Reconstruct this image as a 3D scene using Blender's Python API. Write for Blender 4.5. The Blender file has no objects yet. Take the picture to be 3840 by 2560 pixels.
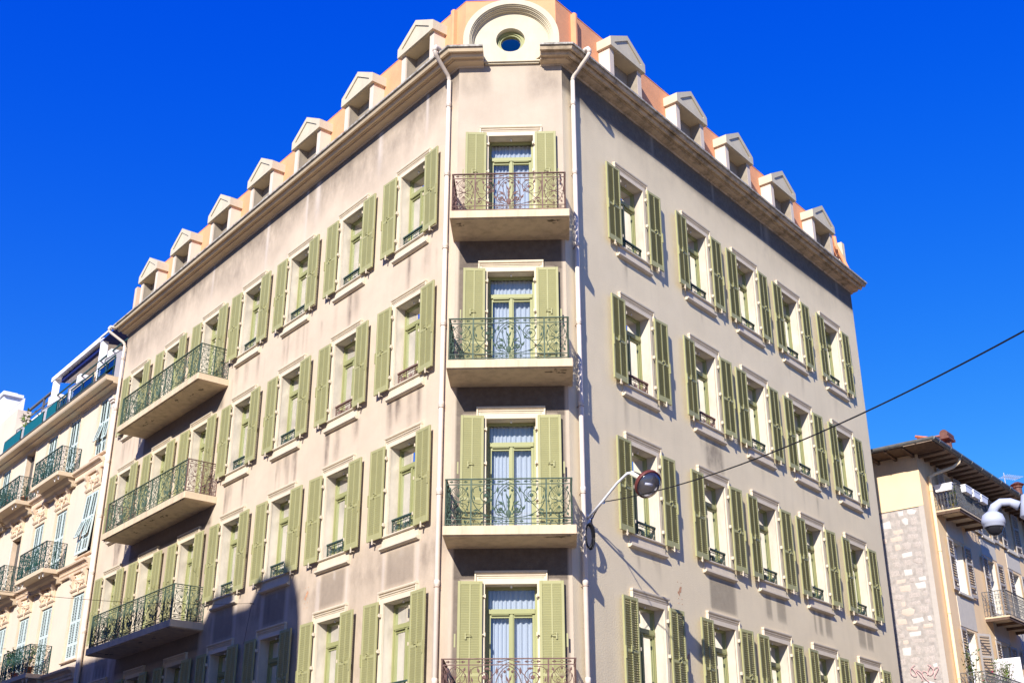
import bpy, math, random
import numpy as np
from mathutils import Matrix, Vector
random.seed(7); rng = np.random.default_rng(7)
scene = bpy.context.scene
col = scene.collection
R = math.radians

# ------------------------------------------------------------------ camera, sky, sun, exposure
cam_d = bpy.data.cameras.new('camera'); cam = bpy.data.objects.new('camera', cam_d); col.objects.link(cam)
cam.location = (0, 0, 1.6); cam.rotation_euler = (R(90+23.986), R(0.05), 0)
cam_d.sensor_width = 36; cam_d.lens = 42.30; cam_d.clip_start = .1; cam_d.clip_end = 3000
scene.camera = cam
SUN = Vector((-.283, -.837, .469)).normalized()
sun_el = math.asin(SUN.z); sun_az = math.atan2(SUN.x, SUN.y)
world = bpy.data.worlds.new('World'); scene.world = world; world.use_nodes = True
wn = world.node_tree.nodes; wl = world.node_tree.links; wn.clear()
sky = wn.new('ShaderNodeTexSky'); sky.sky_type = 'NISHITA'; sky.sun_disc = False
sky.sun_elevation = sun_el; sky.sun_rotation = sun_az; sky.altitude = 300; sky.air_density = 1.0; sky.dust_density = 0; sky.ozone_density = 4.5
gm = wn.new('ShaderNodeGamma'); gm.inputs['Gamma'].default_value = 1.0
hs = wn.new('ShaderNodeHueSaturation'); hs.inputs['Saturation'].default_value = 1.32; hs.inputs['Value'].default_value = 1.0
bg = wn.new('ShaderNodeBackground'); bg.inputs['Strength'].default_value = .105
wo = wn.new('ShaderNodeOutputWorld')
# the whole sky graded to the photograph's deep saturated blue, evenly per channel
EXPO = .55
sx_ = wn.new('ShaderNodeSeparateColor'); cx_ = wn.new('ShaderNodeCombineColor'); wl.new(sky.outputs[0], hs.inputs['Color']); wl.new(hs.outputs[0], sx_.inputs[0])
for ch, (k, gexp, cap) in enumerate(((2.9, 1.28, .11), (1.62, 1.36, .38), (1.08, .29, 1.05))):
    a_ = wn.new('ShaderNodeMath'); a_.operation = 'MULTIPLY'; a_.inputs[1].default_value = .14; wl.new(sx_.outputs[ch], a_.inputs[0])
    p_ = wn.new('ShaderNodeMath'); p_.operation = 'POWER'; p_.inputs[1].default_value = gexp; wl.new(a_.outputs[0], p_.inputs[0]); c_ = wn.new('ShaderNodeMath'); c_.operation = 'MINIMUM'; c_.inputs[1].default_value = cap/k; wl.new(p_.outputs[0], c_.inputs[0])
    m_ = wn.new('ShaderNodeMath'); m_.operation = 'MULTIPLY'; m_.inputs[1].default_value = k/(2**EXPO*.105); wl.new(c_.outputs[0], m_.inputs[0]); wl.new(m_.outputs[0], cx_.inputs[ch])
wl.new(cx_.outputs[0], bg.inputs['Color']); wl.new(bg.outputs[0], wo.inputs['Surface'])
sd = bpy.data.lights.new('sun', 'SUN'); sd.energy = 5.0; sd.angle = R(.53); sd.color = (1, .95, .90)
so = bpy.data.objects.new('sun', sd); col.objects.link(so); so.rotation_euler = SUN.to_track_quat('Z', 'Y').to_euler(); so.location = (-30, -80, 60)
vs = scene.view_settings; vs.view_transform = 'Standard'; vs.look = 'None'; vs.gamma = 1; vs.exposure = EXPO; vs.use_curve_mapping = False
scene.cycles.max_bounces = 6; scene.cycles.diffuse_bounces = 4; scene.cycles.transparent_max_bounces = 12

# ------------------------------------------------------------------ frames: origin, direction along the wall, outward normal
aL = R(51.231); aR = R(50.629)
def V3(*a): return np.array(a, float)
FR = {'L': (V3(0,21.52,0), V3(-math.cos(aL), math.sin(aL), 0), V3(-math.sin(aL), -math.cos(aL), 0), 1),
      'R': (V3(0,21.518,0), V3(math.cos(aR), math.sin(aR), 0), V3(math.sin(aR), -math.cos(aR), 0), -1)}
def W(F, s, n=0, z=0):
    O, t, nn, g = FR[F]; return O + t*s + nn*n + V3(0,0,z)
SL, SR_ = 1.932, 1.834
_A, _B = W('L', SL), W('R', SR_); _t = (_B-_A)/np.linalg.norm(_B-_A); HW = np.linalg.norm(_B-_A)/2
FR['C'] = ((_A+_B)/2, _t, V3(_t[1], -_t[0], 0), -1)
RP = 21.05
FR['P'] = (W('R', RP), -FR['R'][2], -FR['R'][1], 1)      # end wall of the neighbour on the right, runs inwards
def FM(F, s=0, n=0, z=0, rot=0):
    O, t, nn, g = FR[F]; X = t*g; p = W(F, s, n, z)
    M = Matrix(((X[0], nn[0], 0, p[0]), (X[1], nn[1], 0, p[1]), (X[2], nn[2], 1, p[2]), (0,0,0,1)))
    return M @ Matrix.Rotation(rot, 4, 'Z') if rot else M
def miter(FA, na, FB, nb, z):
    OA, _, NA, _ = FR[FA]; OB, _, NB, _ = FR[FB]
    xy = np.linalg.solve(np.array([NA[:2], NB[:2]]), np.array([OA@NA+na, OB@NB+nb])); return V3(xy[0], xy[1], z)

# ------------------------------------------------------------------ materials
def newmat(name):
    m = bpy.data.materials.new(name); m.use_nodes = True; nt = m.node_tree
    b = nt.nodes['Principled BSDF']; b.inputs['Specular IOR Level'].default_value = .25
    return m, nt, b
def ramp(nt, fac, stops):
    r = nt.nodes.new('ShaderNodeValToRGB'); e = r.color_ramp.elements
    while len(e) < len(stops): e.new(.5)
    for i, (p, c) in enumerate(stops):
        e[i].position = p; e[i].color = (c, c, c, 1) if not isinstance(c, tuple) else (*c, 1)
    nt.links.new(fac, r.inputs[0]); return r.outputs[0]
def noise(nt, scale, detail=4, rough=.6, vec=None, sc=None):
    n = nt.nodes.new('ShaderNodeTexNoise'); n.inputs['Scale'].default_value = scale; n.inputs['Detail'].default_value = detail; n.inputs['Roughness'].default_value = rough
    tc = nt.nodes.new('ShaderNodeTexCoord'); v = tc.outputs['Object']
    if sc:
        mp = nt.nodes.new('ShaderNodeMapping'); mp.inputs['Scale'].default_value = sc; nt.links.new(v, mp.inputs[0]); v = mp.outputs[0]
    nt.links.new(v, n.inputs['Vector']); return n.outputs['Fac']
def mixc(nt, f, a, b, mode='MIX'):
    n = nt.nodes.new('ShaderNodeMix'); n.data_type = 'RGBA'; n.blend_type = mode
    for sock, v in ((0, f), (6, a), (7, b)):
        if hasattr(v, 'links') or hasattr(v, 'is_output'): nt.links.new(v, n.inputs[sock])
        elif sock == 0: n.inputs[0].default_value = v
        else: n.inputs[sock].default_value = (*v, 1)
    return n.outputs[2]
def mth(nt, op, a, b=None, clamp=False):
    n = nt.nodes.new('ShaderNodeMath'); n.operation = op; n.use_clamp = clamp
    for i, v in enumerate((a, b)):
        if v is None: continue
        if hasattr(v, 'is_output'): nt.links.new(v, n.inputs[i])
        else: n.inputs[i].default_value = v
    return n.outputs[0]
def bump(nt, b, h, strength=.3, dist=.01):
    n = nt.nodes.new('ShaderNodeBump'); n.inputs['Strength'].default_value = strength; n.inputs['Distance'].default_value = dist
    nt.links.new(h, n.inputs['Height']); nt.links.new(n.outputs[0], b.inputs['Normal'])
def plain(name, c, rough=.8, var=.12, scale=6, bmp=0, bscale=60, metal=0, dirt=None, dirt_amt=.0, dscale=2.5, dsc=(1,1,.35)):
    m, nt, b = newmat(name)
    f = noise(nt, scale)
    lo = tuple(x*(1-var) for x in c); hi = tuple(min(1, x*(1+var)) for x in c)
    cc = mixc(nt, ramp(nt, f, [(.3, 0.), (.7, 1.)]), lo, hi)
    if dirt:
        d = noise(nt, dscale, 6, .7, sc=dsc)
        cc = mixc(nt, mth(nt, 'MULTIPLY', ramp(nt, d, [(.45, 0.), (.7, 1.)]), dirt_amt), cc, dirt)
    nt.links.new(cc, b.inputs['Base Color']); b.inputs['Roughness'].default_value = rough; b.inputs['Metallic'].default_value = metal
    if bmp: bump(nt, b, noise(nt, bscale, 3), bmp, .01)
    return m
def wallmat(name, c, grime=(.13,.10,.08), dark=(.10,.08,.065), pale=(.66,.58,.5), bscale=34, bstr=.55, blot=.10):
    """rendered wall: paint, blotches, rain streaks, and the dirt and painted shade laid down in the 'dirt' attribute"""
    m, nt, b = newmat(name)
    f = noise(nt, .9, 6, .65); st = noise(nt, 2.2, 5, .6, sc=(1.6,1,.16)); fine = noise(nt, 55, 3, .7)
    cc = mixc(nt, ramp(nt, f, [(.32, 0.), (.68, 1.)]), tuple(x*(1-blot) for x in c), tuple(x*(1+blot*.6) for x in c))
    cc = mixc(nt, mth(nt, 'MULTIPLY', ramp(nt, st, [(.5, 0.), (.78, 1.)]), .22), cc, tuple(x*.72 for x in c))
    at = nt.nodes.new('ShaderNodeAttribute'); at.attribute_name = 'dirt'
    sp = nt.nodes.new('ShaderNodeSeparateColor'); nt.links.new(at.outputs['Color'], sp.inputs[0])
    patch = noise(nt, 1.7, 8, .68, sc=(1,1,.55))
    g = mth(nt, 'MULTIPLY', sp.outputs[0], mth(nt, 'MULTIPLY_ADD' if False else 'ADD', ramp(nt, patch, [(.36, .25), (.66, 1.15)]), 0.0), True)
    cc = mixc(nt, g, cc, grime)
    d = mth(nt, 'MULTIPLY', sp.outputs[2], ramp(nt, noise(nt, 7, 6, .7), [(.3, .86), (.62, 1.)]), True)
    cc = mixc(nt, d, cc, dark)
    cc = mixc(nt, mth(nt, 'MULTIPLY', sp.outputs[1], .75, True), cc, pale)
    cc = mixc(nt, ramp(nt, fine, [(.35, .10), (.65, 0.)]), cc, tuple(x*.55 for x in c))
    nt.links.new(cc, b.inputs['Base Color']); b.inputs['Roughness'].default_value = .92; b.inputs['Specular IOR Level'].default_value = .1
    bump(nt, b, noise(nt, bscale, 4, .6), bstr, .012)
    return m
M = {}
M['wallL'] = wallmat('cream_render', (.62,.50,.365), bstr=.4)
M['wallC'] = wallmat('cream_render_corner', (.51,.42,.315), dark=(.10,.08,.065))
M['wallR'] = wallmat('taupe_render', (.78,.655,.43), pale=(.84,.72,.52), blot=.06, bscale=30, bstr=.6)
M['reveal'] = plain('reveal_paint', (.60,.53,.41), .85, .08, 2, dirt=(.3,.25,.2), dirt_amt=.45)
M['trim'] = plain('cream_trim_paint', (.68,.58,.42), .8, .05, 5, dirt=(.38,.32,.26), dirt_amt=.3)
M['cornice'] = plain('weathered_cornice_plaster', (.72,.57,.37), .9, .05, 2, .15, 30, dirt=(.35,.26,.16), dirt_amt=.2, dscale=2.2, dsc=(1,1,1))
M['corniceR'] = plain('stained_cornice_plaster', (.66,.52,.34), .9, .08, 2, .2, 30, dirt=(.10,.075,.05), dirt_amt=.8, dscale=2.6, dsc=(1,1,1))
M['ledge'] = plain('lichen_stained_ledge', (.42,.39,.33), .95, .3, 14, .5, 40, dirt=(.10,.085,.065), dirt_amt=.9, dscale=5, dsc=(1,1,1))
M['slab'] = plain('balcony_plaster', (.66,.52,.34), .9, .05, 2, .15, 30, dirt=(.3,.22,.15), dirt_amt=.5, dscale=4, dsc=(1,1,.2))
M['attic'] = plain('orange_attic_render', (.74,.345,.17), .9, .07, 3, .35, 40, dirt=(.5,.27,.16), dirt_amt=.3)
M['dormer'] = plain('cream_dormer_plaster', (.59,.52,.37), .85, .05, 3, dirt=(.4,.35,.27), dirt_amt=.35, dscale=3)
M['pier'] = plain('pale_pier_paint', (.68,.57,.45), .85, .05, 3, dirt=(.42,.33,.25), dirt_amt=.3)
M['dormer_soffit'] = plain('tan_soffit', (.62,.50,.31), .9, .05, 3)
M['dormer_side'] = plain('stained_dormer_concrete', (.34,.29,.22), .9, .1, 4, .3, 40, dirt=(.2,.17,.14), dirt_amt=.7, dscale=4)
M['green'] = plain('sage_green_shutter_paint', (.35,.335,.155), .55, .05, 3)
M['slat'] = plain('sage_green_slat_paint', (.385,.37,.175), .6, .05, 3)
M['frame'] = plain('yellow_green_frame_paint', (.30,.305,.13), .45, .05, 3)
M['iron_green'] = plain('verdigris_green_iron', (.062,.098,.066), .6, .3, 20)
M['iron_dark'] = plain('dark_green_iron', (.035,.065,.055), .5, .3, 20)
M['iron_brown'] = plain('rusty_brown_iron', (.17,.098,.08), .7, .3, 20)
M['iron_grey'] = plain('grey_iron', (.12,.12,.12), .6, .3, 20)
M['iron_teal'] = plain('teal_iron', (.018,.06,.048), .5, .3, 20)
M['pipe'] = plain('off_white_pipe_paint', (.68,.59,.49), .5, .06, 4, dirt=(.5,.36,.25), dirt_amt=.25)
M['pipe_band'] = plain('rusty_band', (.35,.24,.17), .7)
M['metal'] = plain('galvanised_steel', (.6,.6,.6), .4, .1, 10, metal=.3)
M['white'] = plain('white_render', (.82,.82,.84), .8, .04, 2)
M['cable'] = plain('black_cable', (.012,.012,.014), .5, .1)
M['tie'] = plain('blue_tie', (.03,.17,.5), .5, .1)
M['asphalt'] = plain('old_grey_asphalt', (.13,.125,.12), .9, .2, 5, .4, 90)
M['paving'] = plain('pale_stone_paving', (.30,.23,.15), .85, .15, 3, .3, 40)
M['line'] = plain('road_paint', (.75,.75,.72), .7)
M['interior'] = plain('dim_room', (.10,.09,.08), .9)
M['wallN'] = wallmat('pink_cream_render', (.68,.57,.44), bstr=.2, blot=.05)
M['trimN'] = plain('ochre_trim', (.74,.57,.40), .85, .06, 4, dirt=(.36,.25,.16), dirt_amt=.45)
M['blue'] = plain('pale_blue_shutter_paint', (.55,.64,.60), .55, .04, 3)
M['blueslat'] = plain('pale_blue_slat_paint', (.46,.52,.50), .6, .04, 3)
M['soffitN'] = plain('ochre_soffit', (.62,.49,.33), .9, .06, 2)
M['navy'] = plain('navy_awning', (.004,.012,.10), .85, .1)
M['teal'] = plain('teal_fabric', (.0,.11,.14), .85, .1)
M['blueplastic'] = plain('bright_blue_plastic', (.01,.25,.75), .4, .1)
M['frost'] = plain('frosted_divider', (.55,.53,.54), .5, .05)
M['wallG'] = wallmat('apricot_render', (.90,.655,.38), bstr=.25, blot=.06)
M['greyG'] = plain('grey_panel_render', (.62,.56,.45), .9, .05)
M['quoin'] = plain('grey_quoin_render', (.47,.42,.36), .9, .05)
M['mortar'] = plain('grey_lime_mortar', (.40,.355,.31), .95, .2, 7, .9, 18, dirt=(.3,.27,.25), dirt_amt=.4, dscale=5)
M['stoneA'] = plain('grey_rubble_stone', (.46,.40,.35), .9, .25, 9, .9, 22)
M['stoneB'] = plain('white_limestone', (.60,.555,.50), .9, .15, 12, .5, 35)
M['stoneC'] = plain('rosy_stone', (.58,.46,.37), .9, .1, 9, .5, 30)
M['pink'] = plain('pink_graffiti_paint', (.66,.40,.38), .8)
M['greyshut'] = plain('warm_grey_shutter_paint', (.40,.36,.31), .6, .06)
M['greyslat'] = plain('grey_slat_paint', (.34,.30,.26), .6, .06)
M['wood'] = plain('dark_eave_timber', (.12,.075,.05), .8, .3, 8)
M['eave'] = plain('eave_boards', (.32,.24,.18), .9, .2, 5)
M['gutter'] = plain('zinc_gutter', (.2,.2,.19), .5, .25, 6, metal=.4)
M['tile'] = plain('terracotta_tile', (.5,.17,.09), .85, .25, 9)
M['clay'] = plain('brown_clay_chimney', (.16,.07,.05), .6, .2)
M['pipeG'] = plain('yellow_pipe_paint', (.82,.62,.36), .55, .06)
M['planter'] = plain('white_plastic', (.82,.81,.8), .35, .03)
M['pot'] = plain('terracotta_pot', (.45,.15,.08), .8)
M['leaf'] = plain('leaf_green', (.055,.10,.025), .5, .35, 30)
M['leaf2'] = plain('bright_leaf', (.13,.19,.04), .5, .3, 30)
M['dryleaf'] = plain('dry_leaf', (.16,.13,.05), .6, .3, 30)
M['flower'] = plain('pink_flower', (.7,.05,.16), .6, .2)
M['violet'] = plain('violet_flower', (.22,.09,.5), .6, .2)
M['lamp_cream'] = plain('cream_lamp_shell', (.66,.62,.5), .4, .06)
M['lamp_red'] = plain('maroon_lamp_rim', (.13,.035,.03), .5, .1)
M['lamp_arm'] = plain('white_lamp_arm', (.75,.77,.8), .4, .1)
M['cam_shaded'] = plain('shaded_camera_shell', (.42,.45,.54), .4, .04)  # grey-blue shade of the backlit white shell put into its colour
M['cam_dark'] = plain('dark_dome', (.02,.02,.025), .1, .1)
M['shadow_bldg'] = plain('ochre_render', (.45,.36,.27), .9, .1, 2)
def curtain_mat(name, c):
    m, nt, b = newmat(name); b.inputs['Base Color'].default_value = (*c, 1); b.inputs['Roughness'].default_value = .9
    tr = nt.nodes.new('ShaderNodeBsdfTranslucent'); tr.inputs[0].default_value = (*c, 1)
    mx = nt.nodes.new('ShaderNodeMixShader'); mx.inputs[0].default_value = .25
    nt.links.new(b.outputs[0], mx.inputs[1]); nt.links.new(tr.outputs[0], mx.inputs[2]); nt.links.new(mx.outputs[0], nt.nodes['Material Output'].inputs[0]); return m
M['net'] = curtain_mat('white_net_curtain', (.74,.76,.82)); M['drape'] = curtain_mat('grey_white_curtain', (.13,.125,.115))
def glassmat(name, tint=(.80,.84,.86), base=.035, boost=1.25):
    m, nt, b = newmat(name); nt.nodes.remove(b)
    t = nt.nodes.new('ShaderNodeBsdfTransparent'); t.inputs[0].default_value = (*tint, 1)
    g = nt.nodes.new('ShaderNodeBsdfGlossy'); g.inputs['Roughness'].default_value = .015; g.inputs[0].default_value = (.95,.97,1,1)
    f = nt.nodes.new('ShaderNodeFresnel'); f.inputs[0].default_value = 1.5
    mx = nt.nodes.new('ShaderNodeMixShader')
    nt.links.new(mth(nt, 'ADD', mth(nt, 'MULTIPLY', f.outputs[0], boost), base, True), mx.inputs[0])
    nt.links.new(t.outputs[0], mx.inputs[1]); nt.links.new(g.outputs[0], mx.inputs[2]); nt.links.new(mx.outputs[0], nt.nodes['Material Output'].inputs[0]); return m
M['glass'] = glassmat('window_glass'); M['lampglass'] = glassmat('smoked_lamp_bowl', (.86,.87,.92), .05, 1.2); M['railglass'] = glassmat('balcony_glass', (.75,.82,.84), .08)

# ------------------------------------------------------------------ mesh builder
class MB:
    def __init__(s): s.v = []; s.f = []; s.m = []
    def add(s, vs, fs, mi=0):
        o = len(s.v); s.v += [tuple(map(float, p)) for p in vs]; s.f += [tuple(i+o for i in f) for f in fs]; s.m += [mi]*len(fs); return s
    def box(s, x0, x1, y0, y1, z0, z1, mi=0, mat=None):
        vs = [(x,y,z) for z in (z0,z1) for x,y in ((x0,y0),(x1,y0),(x1,y1),(x0,y1))]
        if mat is not None: vs = [mat @ Vector(v) for v in vs]
        return s.add(vs, [(0,3,2,1),(4,5,6,7),(0,1,5,4),(1,2,6,5),(2,3,7,6),(3,0,4,7)], mi)
    def bbox(s, x0, x1, y0, y1, z0, z1, b=.01, mi=0):   # box with its outer front edges chamfered (front = +y)
        prof = [(x0,y0),(x1,y0),(x1,y1-b),(x1-b,y1),(x0+b,y1),(x0,y1-b)]
        n = len(prof); vs = [(x,y,z0) for x,y in prof]+[(x,y,z1) for x,y in prof]
        return s.add(vs, [tuple(range(n))[::-1], tuple(range(n,2*n))]+[(i,(i+1)%n,(i+1)%n+n,i+n) for i in range(n)], mi)
    def prism(s, poly, y0, y1, mi=0):                   # polygon in x,z extruded along y
        n = len(poly); vs = [(x,y0,z) for x,z in poly]+[(x,y1,z) for x,z in poly]
        return s.add(vs, [tuple(range(n)), tuple(range(n,2*n))[::-1]]+[(i,i+n,(i+1)%n+n,(i+1)%n) for i in range(n)], mi)
    def extx(s, prof, x0, x1, mi=0):                    # profile in y,z extruded along x
        n = len(prof); vs = [(x0,y,z) for y,z in prof]+[(x1,y,z) for y,z in prof]
        return s.add(vs, [tuple(range(n))[::-1], tuple(range(n,2*n))]+[(i,(i+1)%n,(i+1)%n+n,i+n) for i in range(n)], mi)
    def tube(s, pts, r, k=6, mi=0, closed=False, ang0=0):
        pts = [Vector(p) for p in pts]; n = len(pts); rs = r if hasattr(r, '__len__') else [r]*n
        vs = []; ref = None
        for i, p in enumerate(pts):
            a = pts[(i-1) % n] if closed or i > 0 else p; b = pts[(i+1) % n] if closed or i < n-1 else p
            t = (b-a).normalized()
            if ref is None: ref = t.orthogonal().normalized() if abs(t.y) > .9 else t.cross(Vector((0,1,0))).normalized()
            else:
                ref = ref - t*ref.dot(t); ref = ref.normalized() if ref.length > 1e-6 else t.orthogonal().normalized()
            u = t.cross(ref)
            for j in range(k):
                q = 2*math.pi*j/k+ang0; vs.append(p+ref*math.cos(q)*rs[i]+u*math.sin(q)*rs[i])
        fs = [(i*k+j, i*k+(j+1)%k, ((i+1)%n)*k+(j+1)%k, ((i+1)%n)*k+j) for i in range(n if closed else n-1) for j in range(k)]
        if not closed: fs += [tuple(range(k))[::-1], tuple((n-1)*k+j for j in range(k))]
        return s.add(vs, fs, mi)
    def lathe(s, prof, k=24, mi=0, mat=None, cap=True):
        vs = [Vector((r*math.cos(2*math.pi*j/k), r*math.sin(2*math.pi*j/k), z)) for r, z in prof for j in range(k)]
        if mat is not None: vs = [mat @ v for v in vs]
        n = len(prof); fs = [(i*k+j, i*k+(j+1)%k, (i+1)*k+(j+1)%k, (i+1)*k+j) for i in range(n-1) for j in range(k)]
        if cap: fs += [tuple(range(k))[::-1], tuple((n-1)*k+j for j in range(k))]
        return s.add(vs, fs, mi)
    def leaf(s, p, d, nrm, ln, wd, th=.008, mi=0):
        p = Vector(p); d = Vector(d).normalized(); nrm = Vector(nrm).normalized(); u = d.cross(nrm).normalized()
        q = [p, p+d*ln*.45+u*wd/2, p+d*ln, p+d*ln*.45-u*wd/2, p+d*ln*.45+nrm*th, p+d*ln*.45-nrm*th]
        return s.add(q, [(0,1,4),(1,2,4),(2,3,4),(3,0,4),(1,0,5),(2,1,5),(3,2,5),(0,3,5)], mi)
    def mesh(s, name, mats, smooth=False):
        me = bpy.data.meshes.new(name); me.from_pydata(s.v, [], s.f)
        for m in (mats if isinstance(mats, (list, tuple)) else [mats]): me.materials.append(M[m] if isinstance(m, str) else m)
        if any(s.m): me.polygons.foreach_set('material_index', s.m)
        me.validate(); me.update()
        if smooth: me.polygons.foreach_set('use_smooth', [True]*len(me.polygons))
        return me
WM = {}
def link(name, data, parent=None, mw=None, label=None, cat=None, group=None, kind=None, mat=None):
    o = bpy.data.objects.new(name, data); col.objects.link(o)
    mw = mw.copy() if mw is not None else Matrix.Identity(4); WM[o.name] = mw
    if parent is not None: o.parent = parent; o.matrix_local = WM[parent.name].inverted() @ mw
    else: o.matrix_local = mw
    for k, v in (('label', label), ('category', cat), ('group', group), ('kind', kind)):
        if v: o[k] = v
    if mat and data:
        o.material_slots[0].link = 'OBJECT'; o.material_slots[0].material = M[mat]
    return o
def thing(name, label, cat, loc, group=None):
    return link(name, None, None, Matrix.Translation(Vector(loc)), label, cat, group)

# ------------------------------------------------------------------ walls with openings, reveals and a map of dirt and painted shade
def wall_mesh(name, x0, x1, z0, z1, openings, mats, dirt=None, step=.09, depth=.34):
    xs = set(np.round(np.linspace(x0, x1, max(2, int((x1-x0)/step)+1)), 4)); zs = set(np.round(np.linspace(z0, z1, max(2, int((z1-z0)/step)+1)), 4))
    for a, b, c, d in openings: xs |= {round(a,4), round(b,4)}; zs |= {round(c,4), round(d,4)}
    xs = np.array(sorted(xs)); zs = np.array(sorted(zs)); nx, nz = len(xs), len(zs)
    X, Z = np.meshgrid(xs, zs); V = [tuple(v) for v in np.stack([X.ravel(), np.zeros(nx*nz), Z.ravel()], 1).tolist()]
    cx = (xs[:-1]+xs[1:])/2; cz = (zs[:-1]+zs[1:])/2; CX, CZ = np.meshgrid(cx, cz); keep = np.ones_like(CX, bool)
    for a, b, c, d in openings: keep &= ~((CX > a) & (CX < b) & (CZ > c) & (CZ < d))
    F = []; MI = []
    for j, i in zip(*np.nonzero(keep)):
        a = j*nx+i; F.append((int(a), int(a+nx), int(a+nx+1), int(a+1))); MI.append(0)
    for a, b, c, d in openings:
        o = len(V); V += [(a,0,c),(b,0,c),(b,0,d),(a,0,d),(a,-depth,c),(b,-depth,c),(b,-depth,d),(a,-depth,d)]
        F += [(o,o+1,o+5,o+4),(o+1,o+2,o+6,o+5),(o+2,o+3,o+7,o+6),(o+3,o,o+4,o+7)]; MI += [1]*4
    me = bpy.data.meshes.new(name); me.from_pydata(V, [], F)
    for m in mats: me.materials.append(M[m])
    me.polygons.foreach_set('material_index', MI)
    at = me.color_attributes.new('dirt', 'FLOAT_COLOR', 'POINT'); C = np.zeros((len(V), 4)); C[:,3] = 1
    if dirt is not None:
        r, g, b = dirt(X.ravel(), Z.ravel()); C[:nx*nz,0] = r; C[:nx*nz,1] = g; C[:nx*nz,2] = b
    at.data.foreach_set('color', C.ravel()); me.update(); return me
def sm(x, a, b): t = np.clip((x-a)/(b-a), 0, 1); return t*t*(3-2*t)
def rect(X, Z, x0, x1, z0, z1, e=.06, ez=None):
    ez = ez or e; return sm(X, x0-e, x0+e)*(1-sm(X, x1-e, x1+e))*sm(Z, z0-ez, z0+ez)*(1-sm(Z, z1-ez, z1+ez))
def drip(X, Z, x, w, ztop, ln, a=1):
    return a*np.exp(-((X-x)/w)**2)*(1-sm(Z, ztop-.02, ztop+.02))*sm(Z, ztop-ln, ztop-ln*.2)

# ------------------------------------------------------------------ floors and bays
T = {4: 16.89, 3: 13.45, 2: 10.10, 1: 6.73}
SLAB = {4: 14.41, 3: 11.0, 2: 7.62, 1: 4.26}
LC = [3.66, 6.32, 8.97, 11.61, 14.23, 16.95, 19.66]
RC = [4.50, 7.47, 10.0, 12.55, 15.23]
OW = .50; OH = 1.95
L_END, R_END = 21.25, 17.25
FN = {4: 'top floor', 3: 'third floor', 2: 'second floor', 1: 'first floor'}
ORD = ['nearest the corner', 'second from the corner', 'third from the corner', 'fourth from the corner', 'fifth from the corner', 'sixth from the corner', 'seventh from the corner']
WIN = []   # (frame, s, floor, kind, ordinal)
for fl in (4,3,2,1):
    for i, c in enumerate(LC): WIN.append(('L', c, fl, 'french' if i in (4,5) else 'casement', i))
    for i, c in enumerate(RC): WIN.append(('R', c, fl, 'casement', i))
    WIN.append(('C', 0.01, fl, 'french', 0))
def opening(F, c, fl, kind):
    g = FR[F][3]; z1 = T[fl]; z0 = z1-OH if kind == 'casement' else SLAB[fl]+.02
    return (g*c-OW, g*c+OW, z0, z1)

def dirtL(X, Z):
    r = np.zeros_like(X); g = np.zeros_like(X); b = np.zeros_like(X)
    ed = 17.55+.35*np.sin(X*.9)+.2*np.sin(X*2.7+1)
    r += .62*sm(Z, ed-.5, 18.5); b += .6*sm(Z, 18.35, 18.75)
    for x, w in ((5.25,.09),(8.3,.12),(8.9,.05),(11.1,.06),(14.6,.05),(3.2,.05)): g += drip(X, Z, x, w, 18.8, 1.7+.6*math.sin(x*3), .9)
    for i, c in enumerate(LC):
        for fl in (4, 3):
            zt = T[fl]-2.26
            if i in (4,5): continue
            for k in range(6):
                rr = random.Random(i*31+fl*7+k); r += drip(X, Z, c+rr.uniform(-.72,.72), rr.uniform(.03,.12), zt, rr.uniform(.5,1.7), rr.uniform(.35,.75)*(1.4 if fl == 3 else .8))
        zt = T[2]-2.28
        if i not in (4,5):
            b += (.42+.06*(i%3))*rect(X, Z, c-.5, c+.5, T[1]+.3, zt, .04, .05); g += .5*rect(X, Z, c-.09, c-.02, T[1]+.9, zt, .03)
            r += .3*rect(X, Z, c-2.0, c-.72, T[1]+.6, zt+.35, .12, .2)
            g += .55*(rect(X, Z, c-.68, c-.56, T[1]+.2, zt, .03)+rect(X, Z, c+.56, c+.68, T[1]+.2, zt, .03))
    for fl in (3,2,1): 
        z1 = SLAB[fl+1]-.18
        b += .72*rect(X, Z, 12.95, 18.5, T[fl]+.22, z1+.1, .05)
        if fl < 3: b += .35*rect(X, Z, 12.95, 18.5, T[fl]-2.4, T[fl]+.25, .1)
    for k in range(9): g += drip(X, Z, 18.7+k*.27, .05, 7.3, 1.6, .55); 
    r += .55*rect(X, Z, 18.4, 21.3, 4.5, 7.4, .1, .2)
    for k in range(26):
        rr = random.Random(900+k); r += drip(X, Z, rr.uniform(2.2,12.5), rr.uniform(.02,.05), rr.choice([11.1,10.9,14.4,7.7]), rr.uniform(.4,1.3), .3)
    r += .35*rect(X, Z, 2.0, 12.9, 5.0, 7.7, .3, .4)
    g += .5*(rect(X, Z, 2, 21, T[1]+.44, T[1]+.46, .01))+.35*rect(X, Z, 2, 21, T[2]+.44, T[2]+.46, .01)
    return np.clip(r,0,1), np.clip(g,0,1), np.clip(b,0,1)
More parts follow.
